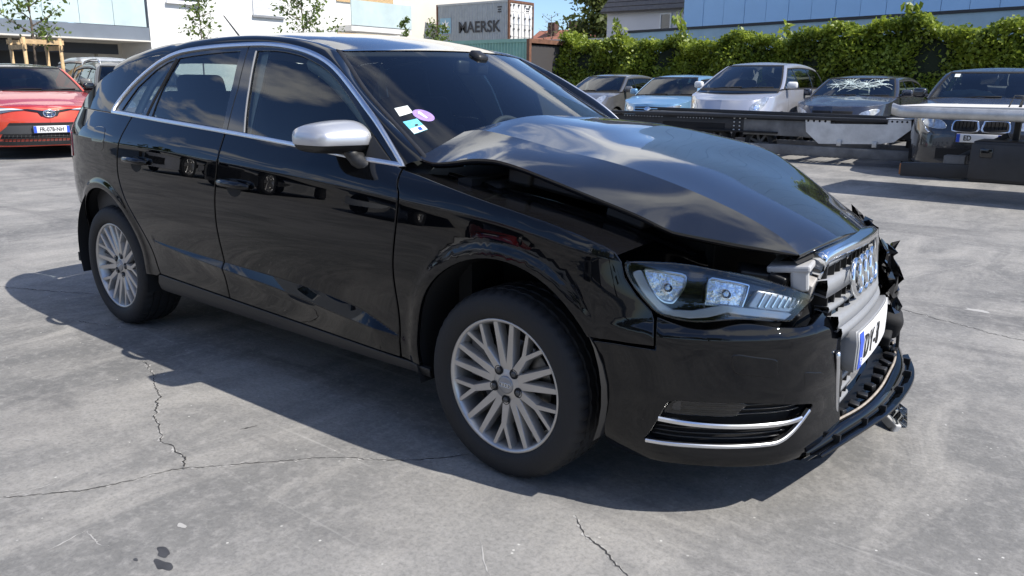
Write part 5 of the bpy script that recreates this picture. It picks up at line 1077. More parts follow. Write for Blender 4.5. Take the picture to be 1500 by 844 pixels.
# ================================================================== ground cracks and stains
def ctag(o): o['kind'] = 'structure'; return o
crack([(-1.984, -1.083), (-1.731, -1.168), (-1.558, -1.237), (-1.304, -1.359), (-1.101, -1.448), (-1.026, -1.457), (-.932, -1.469), (-.84, -1.515)], .0055, 2)
crack([(-1.20, -2.12), (-1.09, -1.981), (-1.024, -1.887), (-.935, -1.762), (-.872, -1.586), (-.843, -1.511), (-.756, -1.40), (-.612, -1.234), (-.506, -1.125), (-.351, -1.022), (-.261, -.927), (-.177, -.808)], .0045, 3, jit=.006)
crack([(.335, -.914), (.40, -.982), (.475, -1.011), (.53, -1.051), (.602, -1.08), (.72, -1.17)], .0045, 5, jit=.006)
crack([(.493, 2.228), (.862, 2.079), (1.149, 1.979), (1.7, 1.8)], .006, 6)
crack([(-2.9, -1.0), (-2.6, -.9), (-2.3, -.75)], .004, 8); crack([(1.2, 3.9), (2.2, 4.1), (3.8, 4.0), (6, 4.2)], .008, 9, edge=False); crack([(-6, -1.6), (-4.5, -1.2), (-3.2, -.6)], .006, 10)
pale = mat('pale_scratch', (.36, .35, .335), .9)
for pts, sd in (([(-.684, -2.003), (-.702, -1.893)], 1), ([(-.702, -1.893), (-.617, -1.904), (-.571, -1.888)], 2), ([(-1.108, -1.974), (-1.071, -1.871), (-1.063, -1.727)], 3), ([(-1.539, -1.786), (-1.41, -1.722)], 4), ([(.304, 2.952), (.528, 3.696), (.786, 4.461)], 5), ([(.2, -1.2), (.33, -1.32)], 6)): crack(pts, .0035, sd, 'ground_scratch', pale, .001, .004, False)
crack([(-.978, -1.215), (-.956, -1.157)], .010, 12, 'dark_scrape', crack_m, .001, .002, False)
def blot(pts, m, name='oil_stain', z=.0012):
    q = cr(pts, 5, True); o = mesh(name, [(*p, z) for p in q], [tuple(range(len(q)))], m, None, False); o['kind'] = 'structure'
def zpix(c, r, n=9, s=1):
    rr = random.Random(s); return [(c[0]+r*(.55+.7*rr.random())*math.cos(t)*1.3, c[1]+r*(.55+.7*rr.random())*math.sin(t)*.6) for t in np.linspace(0, 6.283, n, endpoint=False)]
blot(zpix((-.433, -1.804), .026, 9, 4), oil); blot(zpix((-.375, -1.838), .028, 9, 5), oil); blot(zpix((-.457, -1.87), .008, 7, 6), oil); blot(zpix((-.518, -1.702), .018, 9, 8), pale, 'pale_chip'); blot(zpix((.854, 2.482), .06, 10, 9), pale, 'pale_chip')

# ================================================================== masonry, render, wood
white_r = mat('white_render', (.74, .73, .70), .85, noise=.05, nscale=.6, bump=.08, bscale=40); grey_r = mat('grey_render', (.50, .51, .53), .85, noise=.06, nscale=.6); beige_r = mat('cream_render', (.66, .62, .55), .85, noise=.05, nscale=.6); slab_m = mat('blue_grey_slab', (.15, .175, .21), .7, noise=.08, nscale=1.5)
balu = mat('frosted_balustrade_glass', (.52, .62, .62), .25, coat=.6, noise=.10, nscale=.9); dk = mat('anthracite_wall', (.030, .032, .036), .7, noise=.2); frame_w = mat('white_window_frame', (.75, .75, .75), .4); pane = mat('window_pane', (.035, .045, .055), .05, coat=1); shut = mat('white_shutter', (.76, .76, .76), .5); wood = mat('pale_stake_wood', (.52, .36, .19), .75, noise=.3, nscale=12); rust = mat('rusty_steel', (.16, .075, .045), .8, noise=.4, nscale=6); tile_m = mat('grey_roof_tiles', (.14, .125, .115), .85, noise=.25, nscale=6); red_t = mat('red_roof_tiles', (.30, .12, .075), .85, noise=.25, nscale=4)
blue_c = mat('light_blue_cladding', (.30, .48, .70), .55, noise=.05, nscale=.5); blue_w = mat('blue_grey_wall', (.30, .42, .50), .8, noise=.10, nscale=1.2); conc = mat('concrete_wall', (.38, .38, .38), .9, noise=.15, nscale=1.5)
def window(parent, c, w, h, axis, m=pane, depth=.08, bars=0, sill=True):
    """window set in a wall; axis 'x' = wall facing +x, 'y' = wall facing -y"""
    x, y, z = c; f = .07; wd = bpy.data.objects.new('window', None); link(wd, parent)
    def B(n, dy, dz, sy, sz, out, m_, th=.05):
        return box(n, (x+out, y+dy, z+dz), (th, sy, sz), m_, wd) if axis == 'x' else box(n, (x+dy, y-out, z+dz), (sy, th, sz), m_, wd)
    B('pane', 0, 0, w, h, .012, m, .02)
    for s in (-1, 1): B('frame', s*(w/2), 0, f, h+f, .03, frame_w); B('frame', 0, s*(h/2), w-f, f, .03, frame_w)
    for k in range(bars): B('frame', 0, h*(.15 if bars == 1 else (k+1)/(bars+1)-.5), w-f, f*.8, .028, frame_w)
    if sill: B('sill', 0, -h/2-f, w+.2, .06, .07, frame_w, .14)
    return wd
# --- balcony block at the left
b1 = thing('apartment_building', 'white apartment block with frosted glass balcony behind the red crossover', 'building', (-28.5, 9, 0))
def P1(n, c, s, m, **k): return box(n, (c[0]+28.5, c[1]-9, c[2]), s, m, b1, **k)
P1('ground_floor_wall', (-31.2, 5.05, 1.40), (.3, 15.6, 2.8), white_r); P1('dark_recess', (-30.6, 7.6, 1.35), (.6, 5.8, 2.6), dk); P1('dark_lintel', (-29.3, 5.0, 2.40), (.2, 14.0, .36), dk)
P1('garage_door', (-30.98, 11.2, 1.2), (.08, 1.4, 2.2), mat('grey_white_shutter', (.56, .56, .54), .6)); P1('garage_door', (-30.98, 1.0, 1.2), (.08, 3.4, 2.2), MATS['grey_white_shutter'])
P1('balcony_slab', (-29.9, 5.05, 2.96), (3.0, 15.6, .46), slab_m); P1('soffit_edge', (-29.7, 5.05, 2.70), (2.9, 15.5, .05), beige_r)
for k in range(13): P1('balustrade_panel', (-28.42, -2.1+1.19*k, 3.72), (.03, 1.175, 1.02), balu)
P1('handrail', (-28.42, 5.05, 4.26), (.07, 15.6, .06), mat('grey_handrail', (.17, .18, .20), .4, metal=.5)); P1('upper_wall', (-31.2, 5.05, 8.4), (.3, 15.6, 10), white_r)
for y, w in ((12.0, 1.3), (10.3, 1.5), (8.6, 1.2), (5.6, 2.2)): window(b1, (-31.04+28.5, y-9, 4.6), w, 2.4, 'x', bars=0, sill=False)
P1('end_wall', (-30.90, 12.55, 1.35), (.3, 1.2, 2.68), beige_r); P1('meter_box', (-30.72, 12.4, 1.55), (.12, .35, 1.0), dk); P1('upper_slab', (-29.9, 5.05, 6.2), (3.0, 15.6, .35), slab_m)
b2 = thing('white_building', 'plain bright white block with shuttered window right of the glass balcony', 'building', (-28.45, 15, 0))
def P2(n, c, s, m, **k): return box(n, (c[0]+28.45, c[1]-15, c[2]), s, m, b2, **k)
P2('wall', (-31.45, 17.2, 6), (6, 8.6, 12), white_r); window(b2, (.0, 14.35-15, 4.95), 1.3, 1.45, 'x', sill=True)
P2('shutter', (-28.42, 18.1, 5.05), (.08, 1.45, 2.2), shut)
for k in range(15): P2('shutter_slat', (-28.375, 18.1, 4.04+.145*k), (.02, 1.40, .12), shut)
P2('shutter_rail', (-28.40, 18.1, 3.92), (.12, 1.55, .07), grey_pl)
b3 = thing('apartment_building', 'cream apartment block, shade painted grey on one face, with narrow windows behind the black car roof', 'building', (-36.8, 32.4, 0))
def P3(n, c, s, m, **k): return box(n, (c[0]+36.8, c[1]-32.4, c[2]), s, m, b3, **k)
P3('cream_wall', (-39.3, 38.3, 7), (5.0, 11.6, 14), beige_r); P3('shade_grey_wall', (-39.2, 32.43, 7), (5.15, .1, 14), grey_r)  # grey slab puts the shade of this face into its colour
for x in (-40.4, -38.6):
    for z in (5.9, 8.8): window(b3, (x+36.8, -.06, z), .55, 2.3, 'y', bars=1); P3('spandrel', (x, 32.36, z-1.52), (.75, .06, .5), mat('taupe_panel', (.36, .32, .29), .7) if 'taupe_panel' not in MATS else MATS['taupe_panel'])
P3('downpipe', (-41.65, 32.30, 7), (.14, .14, 14), dk)
b4 = thing('apartment_building', 'white block with wood-lined balcony between the white and grey buildings', 'building', (-34, 27, 0))
def P4(n, c, s, m, **k): return box(n, (c[0]+34, c[1]-27, c[2]), s, m, b4, **k)
P4('wall', (-38, 26, 7), (6, 12, 14), white_r); P4('balcony_slab', (-34.4, 29.2, 4.2), (1.6, 4.5, .3), white_r); P4('balcony_front', (-33.6, 29.2, 5.0), (.08, 4.5, 1.3), balu); P4('wood_lining', (-34.95, 29.2, 6.8), (.06, 4.2, 2.3), wood); P4('dark_door', (-34.96, 28.2, 3.1), (.06, 1.2, 2.2), mat('dark_red_door', (.10, .02, .02), .6)); P4('under_balcony', (-34.94, 29.8, 3.2), (.05, 2.8, 2.0), grey_r)
# --- containers
def container(name, label, corner, L, m, mend, door_open=False):
    """long side faces -y, door end faces +x; corner = near bottom corner (x max, y min)"""
    c = thing(name, label, 'container', corner); W_, H_ = 2.44, 2.59
    n = int(L/.14); V = []; x = 0
    xs = []; ys = []
    for i in range(n):
        a = -L+.1+i*(L-.2)/n; w = (L-.2)/n; xs += [a, a+.3*w, a+.5*w, a+.8*w]; ys += [.035, .035, .0, .0]
    xs.append(-.1); ys.append(.035)
    def corr(name_, y0, sgn):
        rows = [[(a, y0+sgn*b, z) for a, b in zip(xs, ys)] for z in (.15, H_-.1)]; loft(name_, rows, m, c, flip=sgn > 0).data.polygons.foreach_set('use_smooth', [False]*(len(xs)-1))
    corr('corrugated_side', .02, 1); corr('corrugated_side', W_-.02, -1)
    box('roof', (-L/2, W_/2, H_-.03), (L-.05, W_-.05, .03), m, c); box('floor', (-L/2, W_/2, .12), (L-.05, W_-.05, .08), steel_dark, c); box('back_wall', (-L+.04, W_/2, H_/2), (.05, W_-.1, H_-.2), m, c)
    for xx in (-.06, -L+.06):
        for yy in (.06, W_-.06): box('corner_post', (xx, yy, H_/2), (.12, .12, H_), rust if m is not mend or door_open else rust, c)
    for yy in (.05, W_-.05):
        for zz in (.08, H_-.05): box('side_rail', (-L/2, yy, zz), (L-.24, .09, .12 if zz > 1 else .16), m, c)
    for zz in (.08, H_-.06): box('end_rail', (-.05, W_/2, zz), (.09, W_-.24, .14), rust, c)
    if not door_open:
        for s in (0, 1):
            d = bpy.data.objects.new('door', None); link(d, c); y0 = .14+s*1.09; box('door_leaf', (-.04, y0+.53, H_/2), (.05, 1.04, H_-.34), mend, d)
            for k in range(3): box('door_rib', (-.008, y0+.53, .55+.72*k), (.02, .96, .07), mend, d)
            for k in (.30, .76): tube('lock_bar', [(.022, y0+k, .2), (.022, y0+k, H_-.2)], .022, satin, d, 6); boxes('lock_clip', [((.02, y0+k, z), (.05, .12, .09)) for z in (.25, .95, 1.6, H_-.25)], steel_dark, d)
            for z in (.5, 1.1, 1.7, 2.3): box('hinge', (.0, .13 if s == 0 else W_-.13, z), (.05, .10, .12), steel_dark, d)
    return c
m_maersk = mat('shaded_container_side', (.36, .39, .41), .6, noise=.12, nscale=2.2); m_wend = mat('sunlit_container_door', (.70, .69, .66), .6, noise=.08, nscale=3); m_green = mat('faded_green_container', (.24, .42, .34), .65, noise=.15, nscale=2)  # lettered box: side grey holds its shade, door white holds the sun
mk = container('shipping_container', 'shipping container lettered MAERSK, coloured shade grey with sunlit white doors, raised on a stack', (-29.9, 36.0, 3.60), 6.06, m_maersk, m_wend)
lettering('MAERSK', .92, frame((-2.42, -.012, 1.10), (1, 0, 0), (0, 0, 1)), mat('dark_lettering', (.03, .035, .045), .6), mk, 1.02, .022)
box('logo_panel', (-5.25, -.002, 1.28), (.95, .012, .95), mat('pale_blue_panel', (.24, .42, .55), .6), mk)
st = []
for k in range(14): a = math.pi/2+math.pi*k/7; r = .40 if k % 2 == 0 else .17; st.append((-5.25+r*math.cos(a), -.012, 1.28+r*math.sin(a)))
prism('star_emblem', st, (0, 0, 0), (0, -.006, 0), white_paint, mk)
boxes('marking', [((-.75, -.008, 2.22), (.34, .006, .07)), ((-.75, -.008, 2.08), (.26, .006, .07)), ((-.75, -.008, 1.94), (.30, .006, .07))], MATS['dark_lettering'], mk)
boxes('marking', [((.0, 1.75, 2.2), (.012, .5, .07)), ((.0, 1.75, 2.05), (.012, .42, .06))], MATS['dark_lettering'], mk)
container('shipping_container', 'rusty container on the ground right under the raised grey one', (-29.7, 35.9, 1.0), 6.06, mat('brown_container', (.20, .10, .07), .7, noise=.2, nscale=2), MATS['brown_container'])
boxes('stack_plinth', [((0, 0, .5), (6.2, 2.6, 1.0))], conc, None).location = (-32.9, 37.2, 0)
tag(bpy.data.objects['stack_plinth'], 'concrete plinth under the stacked containers', 'plinth')
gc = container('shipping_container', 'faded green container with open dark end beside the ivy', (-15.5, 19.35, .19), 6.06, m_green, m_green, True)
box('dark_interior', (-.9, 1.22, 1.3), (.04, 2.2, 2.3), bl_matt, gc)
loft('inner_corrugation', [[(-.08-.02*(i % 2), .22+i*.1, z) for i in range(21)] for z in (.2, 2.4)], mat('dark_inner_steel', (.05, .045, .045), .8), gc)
# --- walls, house, blue hall
cw = thing('concrete_wall', 'grey concrete wall panel between the green container and the ivy', 'wall', (-14.9, 22.4, 0)); box('wall_panel', (-1.0, 0, 1.35), (3.2, .2, 2.5), conc, cw)
for z in (.75, 1.40, 2.0): box('panel_joint', (-1.0, -.102, z), (3.2, .01, .03), mat('joint_grey', (.16, .16, .16), .9) if 'joint_grey' not in MATS else MATS['joint_grey'], cw)  # joints are thin dark grey strips
bw = thing('blue_wall', 'low blue grey wall with dark coping rising above the ivy', 'wall', (-9, 27, 0)); prism('wall_face', [(-7.2, 0, 0), (9, 0, 0), (9, 0, 3.70), (-7.2, 0, 3.38)], (0, 0, 0), (0, .3, 0), blue_w, bw); prism('coping', [(-7.25, -.05, 3.385), (9.05, -.05, 3.705), (9.05, -.05, 3.80), (-7.25, -.05, 3.48)], (0, 0, 0), (0, .4, 0), dk, bw)
hall = thing('industrial_hall', 'large light blue clad hall at the upper right', 'building', (-16.85, 33, 0))
for k in range(32): box('cladding_panel', (.5+1.0*k, .3+.012*(k % 2), 9), (.985, .6, 14), blue_c, hall)
box('hall_body', (16, 8, 9), (31.6, 14.6, 13.9), blue_c, hall); box('roof_box', (17, 3, 5.05), (9, 2, .4), grey_r, hall)
hs = thing('house', 'white house with grey tiled roof left of the blue hall', 'building', (-20, 36.5, 0)); box('wall', (0, 3, 2.65), (6.6, 6, 5.3), grey_r if False else mat('off_white_render', (.64, .62, .62), .85, noise=.04, nscale=.8), hs)
prism('roof', [(0, -.35, 5.22), (0, 3, 8.2), (0, 6.35, 5.22), (0, 6.35, 5.10), (0, 3, 8.05), (0, -.35, 5.10)], (-3.5, 0, 0), (3.5, 0, 0), tile_m, hs)
for r_ in range(11): box('tile_course', (0, -.30+.31*r_, 5.30+.272*r_), (7.0, .33, .05), tile_m, hs, rot(.725, 0, 0))
window(hs, (.35, -.02, 4.55), .6, .85, 'y'); window(hs, (2.35, -.02, 4.55), .9, .95, 'y', shut); prism('lean_to_roof', [(-1.3, 0, 4.02), (3.3, 0, 4.02), (3.3, -1.1, 3.5), (-1.8, -1.1, 3.5)], (0, 0, 0), (0, 0, .10), tile_m, hs); box('lean_to_wall', (.8, -.5, 1.75), (4.6, .9, 3.5), MATS['off_white_render'], hs); box('wall_lamp', (1.45, -.06, 4.95), (.12, .12, .12), dk, hs)
h2 = thing('house', 'distant house with red tiled roof and two chimneys behind the container', 'building', (-50, 69, 0)); box('wall', (0, 3, 2.7), (9, 6, 5.4), beige_r, h2); prism('roof', [(0, -.3, 5.3), (0, 3, 7.2), (0, 6.3, 5.3)], (-4.7, 0, 0), (4.7, 0, 0), red_t, h2)
for x in (-2.2, .6): box('chimney', (x, 2.2, 7.2), (.9, .8, 1.5), mat('sooty_brick', (.10, .05, .04), .9) if 'sooty_brick' not in MATS else MATS['sooty_brick'], h2)
fn_ = thing('metal_fence', 'grey corrugated fence in front of the house', 'fence', (-21, 31, 0))
for k in range(20): box('fence_panel', (-2.4+.30*k, .01*(k % 2), 1.75), (.285, .03, 3.5), mat('galvanised_sheet', (.32, .34, .36), .5, metal=.4, noise=.1) if 'galvanised_sheet' not in MATS else MATS['galvanised_sheet'], fn_)
# ================================================================== foliage
def leaf_material(name, col, tr=.35, var=.45):
    m = bpy.data.materials.new(name); m.use_nodes = True; t = m.node_tree; t.nodes.clear(); L = t.links.new; o = t.nodes.new('ShaderNodeOutputMaterial')
    g = t.nodes.new('ShaderNodeNewGeometry'); n = t.nodes.new('ShaderNodeTexNoise'); n.inputs['Scale'].default_value = 1.3; n.inputs['Detail'].default_value = 2; L(g.outputs['Position'], n.inputs['Vector'])
    w = t.nodes.new('ShaderNodeTexWhiteNoise'); w.noise_dimensions = '1D'; L(g.outputs['Random Per Island'], w.inputs['W'])
    a = t.nodes.new('ShaderNodeMath'); a.operation = 'MULTIPLY_ADD'; L(w.outputs['Value'], a.inputs[0]); a.inputs[1].default_value = var; L(n.outputs['Fac'], a.inputs[2])
    r = t.nodes.new('ShaderNodeValToRGB'); e = r.color_ramp.elements; e[0].position = .35; e[0].color = (col[0]*.45, col[1]*.5, col[2]*.5, 1); e[1].position = .95; e[1].color = (col[0]*1.7, col[1]*1.45, col[2]*1.2, 1); L(a.outputs[0], r.inputs[0])
    p = t.nodes.new('ShaderNodeBsdfPrincipled'); p.inputs['Roughness'].default_value = .45; L(r.outputs[0], p.inputs['Base Color']); tl = t.nodes.new('ShaderNodeBsdfTranslucent'); L(r.outputs[0], tl.inputs[0])
    mx = t.nodes.new('ShaderNodeMixShader'); mx.inputs[0].default_value = tr; L(p.outputs[0], mx.inputs[1]); L(tl.outputs[0], mx.inputs[2]); L(mx.outputs[0], o.inputs[0]); MATS[name] = m; return m
ivy_m = leaf_material('ivy_leaf', (.19, .27, .040), .45); tree_m = leaf_material('tree_leaf', (.09, .125, .035)); sap_m = leaf_material('sapling_leaf', (.10, .16, .035)); bark = mat('bark', (.13, .10, .075), .9, noise=.3, nscale=20)
def leaves(name, C, size, m, parent, seed=1, up=.3, long=1.5):
    r = np.random.default_rng(seed); n = len(C); C = np.asarray(C, float)
    d = r.normal(0, 1, (n, 3)); d[:, 2] += up; d /= np.linalg.norm(d, axis=1)[:, None]; e = np.cross(d, r.normal(0, 1, (n, 3))); e /= np.linalg.norm(e, axis=1)[:, None]; f = np.cross(d, e)
    s = size*(.6+.8*r.random(n))[:, None]; V = np.empty((n, 4, 3)); V[:, 0] = C-e*s*.5*long; V[:, 1] = C-f*s*.42+d*s*.08; V[:, 2] = C+e*s*.5*long; V[:, 3] = C+f*s*.42+d*s*.08
    me = bpy.data.meshes.new(name); me.vertices.add(4*n); me.vertices.foreach_set('co', V.reshape(-1)); me.loops.add(4*n); me.loops.foreach_set('vertex_index', np.arange(4*n)); me.polygons.add(n); me.polygons.foreach_set('loop_start', np.arange(n)*4); me.polygons.foreach_set('loop_total', np.full(n, 4)); me.update(); me.validate()
    o = obj(name, me, m, parent); o['kind'] = 'stuff' if parent is None else 'stuff'; return o
r = np.random.default_rng(21); n = 95000
hx = r.uniform(-15.6, 9, n); top = lambda x: 2.72+.16*np.sin(x*1.1+.6)+.12*np.sin(x*2.7)+.08*np.sin(x*6.1)+.10*np.clip(x+9, 0, 6)/6-.42*np.exp(-((x+10.6)/1.1)**2)
k = r.random(n); T = top(hx)
hz_ = np.where(k < .62, .25+(T-.25)*r.random(n)**.8, T+r.normal(0, .07, n)+.10*r.random(n)**4); bulge = .28*np.sin(hx*1.7+hz_*2.1)+.18*np.sin(hx*3.9-hz_*3.3); hy = np.where(k < .62, 21.25-bulge*.7+r.normal(0, .10, n), 21.15+r.uniform(-.2, 1.2, n)-bulge*.3)
hedge = thing('ivy_hedge', 'long thick green ivy hedge behind the row of parked cars', 'hedge', (0, 0, 0)); leaves('foliage', np.stack([hx, hy, hz_], 1), .088, ivy_m, hedge, 3, .9, 1.3)
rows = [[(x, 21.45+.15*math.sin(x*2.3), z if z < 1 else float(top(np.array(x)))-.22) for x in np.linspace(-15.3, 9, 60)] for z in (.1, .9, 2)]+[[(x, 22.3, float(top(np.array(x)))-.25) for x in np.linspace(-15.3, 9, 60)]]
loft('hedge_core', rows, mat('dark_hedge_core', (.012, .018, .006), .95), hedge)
for x0, hh in ((-10.9, .75), (-7.4, .5), (-4.1, .35), (-13.2, .5)):
    P_ = cr([(x0, 21.3, float(top(np.array(x0)))-.3), (x0+.12, 21.25, float(top(np.array(x0)))+hh*.4), (x0-.05, 21.2, float(top(np.array(x0)))+hh)], 5); tube('shoot', P_, .012, bark, hedge, 5); rr = np.random.default_rng(int(abs(x0)*10)); leaves('shoot_leaves', P_[rr.integers(0, len(P_), 70)]+rr.normal(0, .11, (70, 3)), .15, ivy_m, hedge, 5)
def tree(name, label, base, H, crown_z, rad, nl, ls, m, seed, branches=9, trunk=.05, group=None, lean=0., spread=1., clump=.22, cat='tree'):
    rr = np.random.default_rng(seed); t = thing(name, label, cat, base, 0, group); tp = [(0, 0, 0), (lean*.3, 0, H*.35), (lean*.7, .02, H*.7), (lean, 0, H)]; T_ = cr(tp, 6); parts = [sweep_data(T_, np.linspace(trunk, trunk*.25, len(T_)), 7)]; C = []
    for b in range(branches):
        k = crown_z+(1-crown_z)*(b/branches)**.9; p0 = np.array([np.interp(k*H, T_[:, 2], T_[:, i]) for i in range(3)]); a = b*2.4+rr.uniform(-.4, .4); L_ = rad*(1.05-.55*(k-crown_z)/(1-crown_z+1e-6))*rr.uniform(.75, 1.15)*spread
        d = np.array([math.cos(a), math.sin(a), rr.uniform(.35, .9)]); bp_ = cr([p0, p0+d*L_*.5*np.array([1, 1, .8]), p0+d*L_*np.array([1, 1, .9])], 6); parts.append(sweep_data(bp_, np.linspace(trunk*.38, trunk*.08, len(bp_)), 5))
        for _ in range(3):
            q = bp_[rr.integers(4, len(bp_))]; d2 = rr.normal(0, 1, 3); d2[2] = abs(d2[2])*.6; d2 /= np.linalg.norm(d2); e = q+d2*L_*.45; parts.append(sweep_data([q, (q+e)/2+rr.normal(0, .02, 3), e], [trunk*.14, trunk*.1, trunk*.05], 4)); C += [q+(e-q)*s for s in rr.random(5)]
        C += list(bp_[4:])
    C = np.array(C); multi('trunk', parts, bark, t); leaves('crown', C[rr.integers(0, len(C), nl)]+rr.normal(0, clump*rad, (nl, 3)), ls, m, t, seed+1); return t
tree('sapling', 'young tree tied inside a wooden stake frame by the glass balcony', (-20.95, 5.92, 0), 3.9, .52, 1.05, 760, .085, sap_m, 31, 12, .05, spread=1.0, clump=.11)
tree('sapling', 'thin young tree in front of the bright white wall', (-21.75, 11.0, 0), 3.9, .60, .62, 420, .08, sap_m, 33, 12, .035, clump=.16)
tree('sapling', 'leafy young tree in front of the shuttered window, behind the black roof', (-22.3, 15.2, 0), 4.5, .45, 1.15, 1100, .09, sap_m, 35, 14, .05, clump=.12)
tree('sapling', 'slim leafy shoot in front of the cream wall left of the container', (-25.0, 22.7, 0), 4.1, .50, .34, 380, .10, sap_m, 37, 9, .03, clump=.2)
tree('sapling', 'low bushy sapling just left of the lettered container', (-25.6, 25.3, 0), 3.9, .45, .75, 700, .11, sap_m, 39, 10, .04, clump=.16)
big = tree('tree', 'tall broadleaf tree beside the white house', (-31.0, 48.2, 0), 7.2, .35, 2.6, 5200, .26, tree_m, 41, 26, .20, clump=.16)
tree('tree', 'bare spindly tree between the container and the leafy tree', (-37, 50, 0), 6.6, .5, 1.6, 60, .12, tree_m, 43, 14, .07, clump=.1)
# stake frame round the sapling
fr2 = thing('stake_frame', 'square frame of pale wooden stakes round the young tree', 'tree guard', (-20.9, 5.95, 0))
for dx in (-.42, .42):
    for dy in (-.42, .42): tube('stake', [(dx, dy, 0), (dx, dy, 2.28)], .045, wood, fr2, 8)
for dx in (-.42, .42): box('crossbar', (dx, 0, 2.18), (.05, 1.0, .11), wood, fr2); box('crossbar', (0, dx, 2.05), (1.0, .05, .11), wood, fr2)
# metal railing before the building
rl_ = thing('metal_railing', 'grey metal railing behind the red crossover', 'railing', (-22.5, 6, 0))
for z in (.35, 1.45): tube('rail', [(0, -4, z), (0, 5, z)], .025, grey_pl, rl_, 6)
for k in range(60): tube('bar', [(0, -4+.15*k, .2), (0, -4+.15*k, 1.45)], .010, grey_pl, rl_, 4)
# ================================================================== car-transporter beds at the right
alu = mat('worn_aluminium', (.52, .52, .51), .45, metal=.7, noise=.22, nscale=5, bump=.1, bscale=30); alu_b = mat('bright_aluminium_plate', (.62, .62, .61), .5, metal=.55, noise=.18, nscale=4); blk_st = mat('black_painted_steel', (.022, .022, .024), .5, noise=.35, nscale=4); scuff = mat('scuffed_grey_steel', (.14, .14, .14), .6, noise=.5, nscale=3)
t1 = thing('transporter_trailer', 'black ladder-frame car trailer with perforated tracks and silver side plates', 'trailer', (-4.0, 10.8, GZ(-4, 10.8)-.11))
def T(n, c, s, m, R=None, bev=.004): return box(n, c, s, m, t1, R, bev)
T('side_beam', (.0, -.30, .66), (5.4, .06, .24), blk_st); T('side_beam', (.0, 1.25, .66), (5.4, .06, .24), blk_st); T('top_rail', (-.2, -.36, .815), (5.0, .14, .05), blk_st); T('top_rail', (.4, .10, .86), (4.6, .05, .06), blk_st, rot(0, .01, 0)); T('lower_beam', (1.0, -.34, .30), (3.3, .10, .15), scuff); T('lower_beam', (1.0, .9, .30), (3.3, .10, .15), scuff)
for k in range(10): T('cross_member', (-2.4+.53*k, .47, .62), (.08, 1.5, .12), blk_st)
def perforated(name, x0, x1, y0, y1, z, step, m, parent, hole=.5):
    """a track made of rungs with open slots between them"""
    n = int((x1-x0)/step); L_ = [((x0+x1)/2, y0, z, x1-x0, .03), ((x0+x1)/2, y1, z, x1-x0, .03)]
    bm = bmesh.new()
    for a, b, c_, d, e in L_: bm_box(bm, (a, b, c_), (d, e, .03))
    for i in range(n): bm_box(bm, (x0+(i+.5)*step, (y0+y1)/2, z), (step*hole, y1-y0, .02))
    return bm_obj(name, bm, m, parent)
perforated('perforated_track', -2.6, 2.4, -.22, .08, .80, .085, scuff, t1); perforated('perforated_track', -2.6, 2.4, .85, 1.18, .80, .085, scuff, t1)
for x0, x1 in ((-2.3, -1.4), (-1.2, -.45)):
    for k in range(int((x1-x0)/.06)): tube('rivet', [(x0+.06*k, -.435, .76), (x0+.06*k, -.425, .76)], .010, alu, t1, 6)
for i in range(3):
    for j in range(4): tube('bolt', [(-.18+.10*i, -.345, .58+.065*j), (-.18+.10*i, -.33, .58+.065*j)], .016, satin, t1, 6)
T('web_plate', (-.95, -.32, .60), (1.2, .03, .16), bl_matt); T('web_plate', (.75, -.335, .64), (1.5, .03, .25), scuff)
sp_ = [(1.05, -.40, .80), (1.45, -.40, .80), (1.45, -.40, .74), (2.30, -.40, .76), (2.30, -.40, .83), (2.62, -.40, .83), (2.64, -.40, .70), (2.42, -.40, .50), (2.2, -.40, .46), (1.30, -.40, .42), (1.08, -.40, .60)]
prism('side_plate', sp_, (0, 0, 0), (0, .02, 0), alu_b, t1)
for x in (1.10, 1.19, 1.28, 1.37): tube('plate_hole', [(x, -.404, .775), (x, -.395, .775)], .018, bl_matt, t1, 8)
for x in (2.36, 2.43, 2.50, 2.57): tube('plate_hole', [(x, -.404, .805), (x, -.395, .805)], .016, bl_matt, t1, 8)
for x in (1.62, 2.15): T('plate_hinge', (x, -.415, .45), (.07, .04, .09), alu)
T('top_plate', (1.25, -.22, .815), (.5, .38, .012), alu_b); T('top_plate', (2.45, -.22, .845), (.36, .38, .012), alu_b)
for x, y in ((-.55, -.16), (-.55, 1.1), (.25, -.16), (.25, 1.1)):
    w = simple_wheel(t1, .26, x, y, -1 if y < 0 else 1); w.location.z += .11
    for ch in w.children:
        if not ch.name.startswith('tyre'): ch.data = ch.data.copy(); ch.data.materials.clear(); ch.data.materials.append(steel_dark)
T('mudguard', (-.15, -.25, .56), (1.5, .30, .03), bl_matt); T('drawbar', (3.1, .3, .40), (1.4, .12, .12), blk_st, rot(0, .05, -.25)); T('drawbar', (3.1, -.05, .42), (1.3, .08, .08), blk_st, rot(0, -.35, .15)); T('jockey_leg', (2.9, .1, .30), (.08, .08, .60), blk_st)
t2 = thing('transporter_ramp', 'long aluminium loading ramp with black tool box, at the right edge', 'ramp', (1.25, 8.35, GZ(0, 8.35)))
rp_o = [(-2.15, -.95, 1.00), (-1.95, -1.02, 1.00), (3.4, -1.12, 1.01), (3.4, .55, 1.02), (-2.05, .40, 1.01)]
prism('ramp_deck', rp_o, (0, 0, 0), (0, 0, .02), mat('pale_ramp_deck', (.58, .56, .53), .6, noise=.15, nscale=5), t2)
edge_ = np.array([(-2.2, -.90, .985), (-2.0, -1.02, .955), (-1.2, -1.05, .945), (0, -1.08, .94), (3.4, -1.12, .94)]); loft('ramp_edge', [cr(edge_, 4)+np.array([0, .02, .062]), cr(edge_, 4)+np.array([0, -.022, .050]), cr(edge_, 4)+np.array([0, -.03, 0]), cr(edge_, 4)+np.array([0, -.022, -.055]), cr(edge_, 4)+np.array([0, .03, -.068])], alu, t2, flip=True)
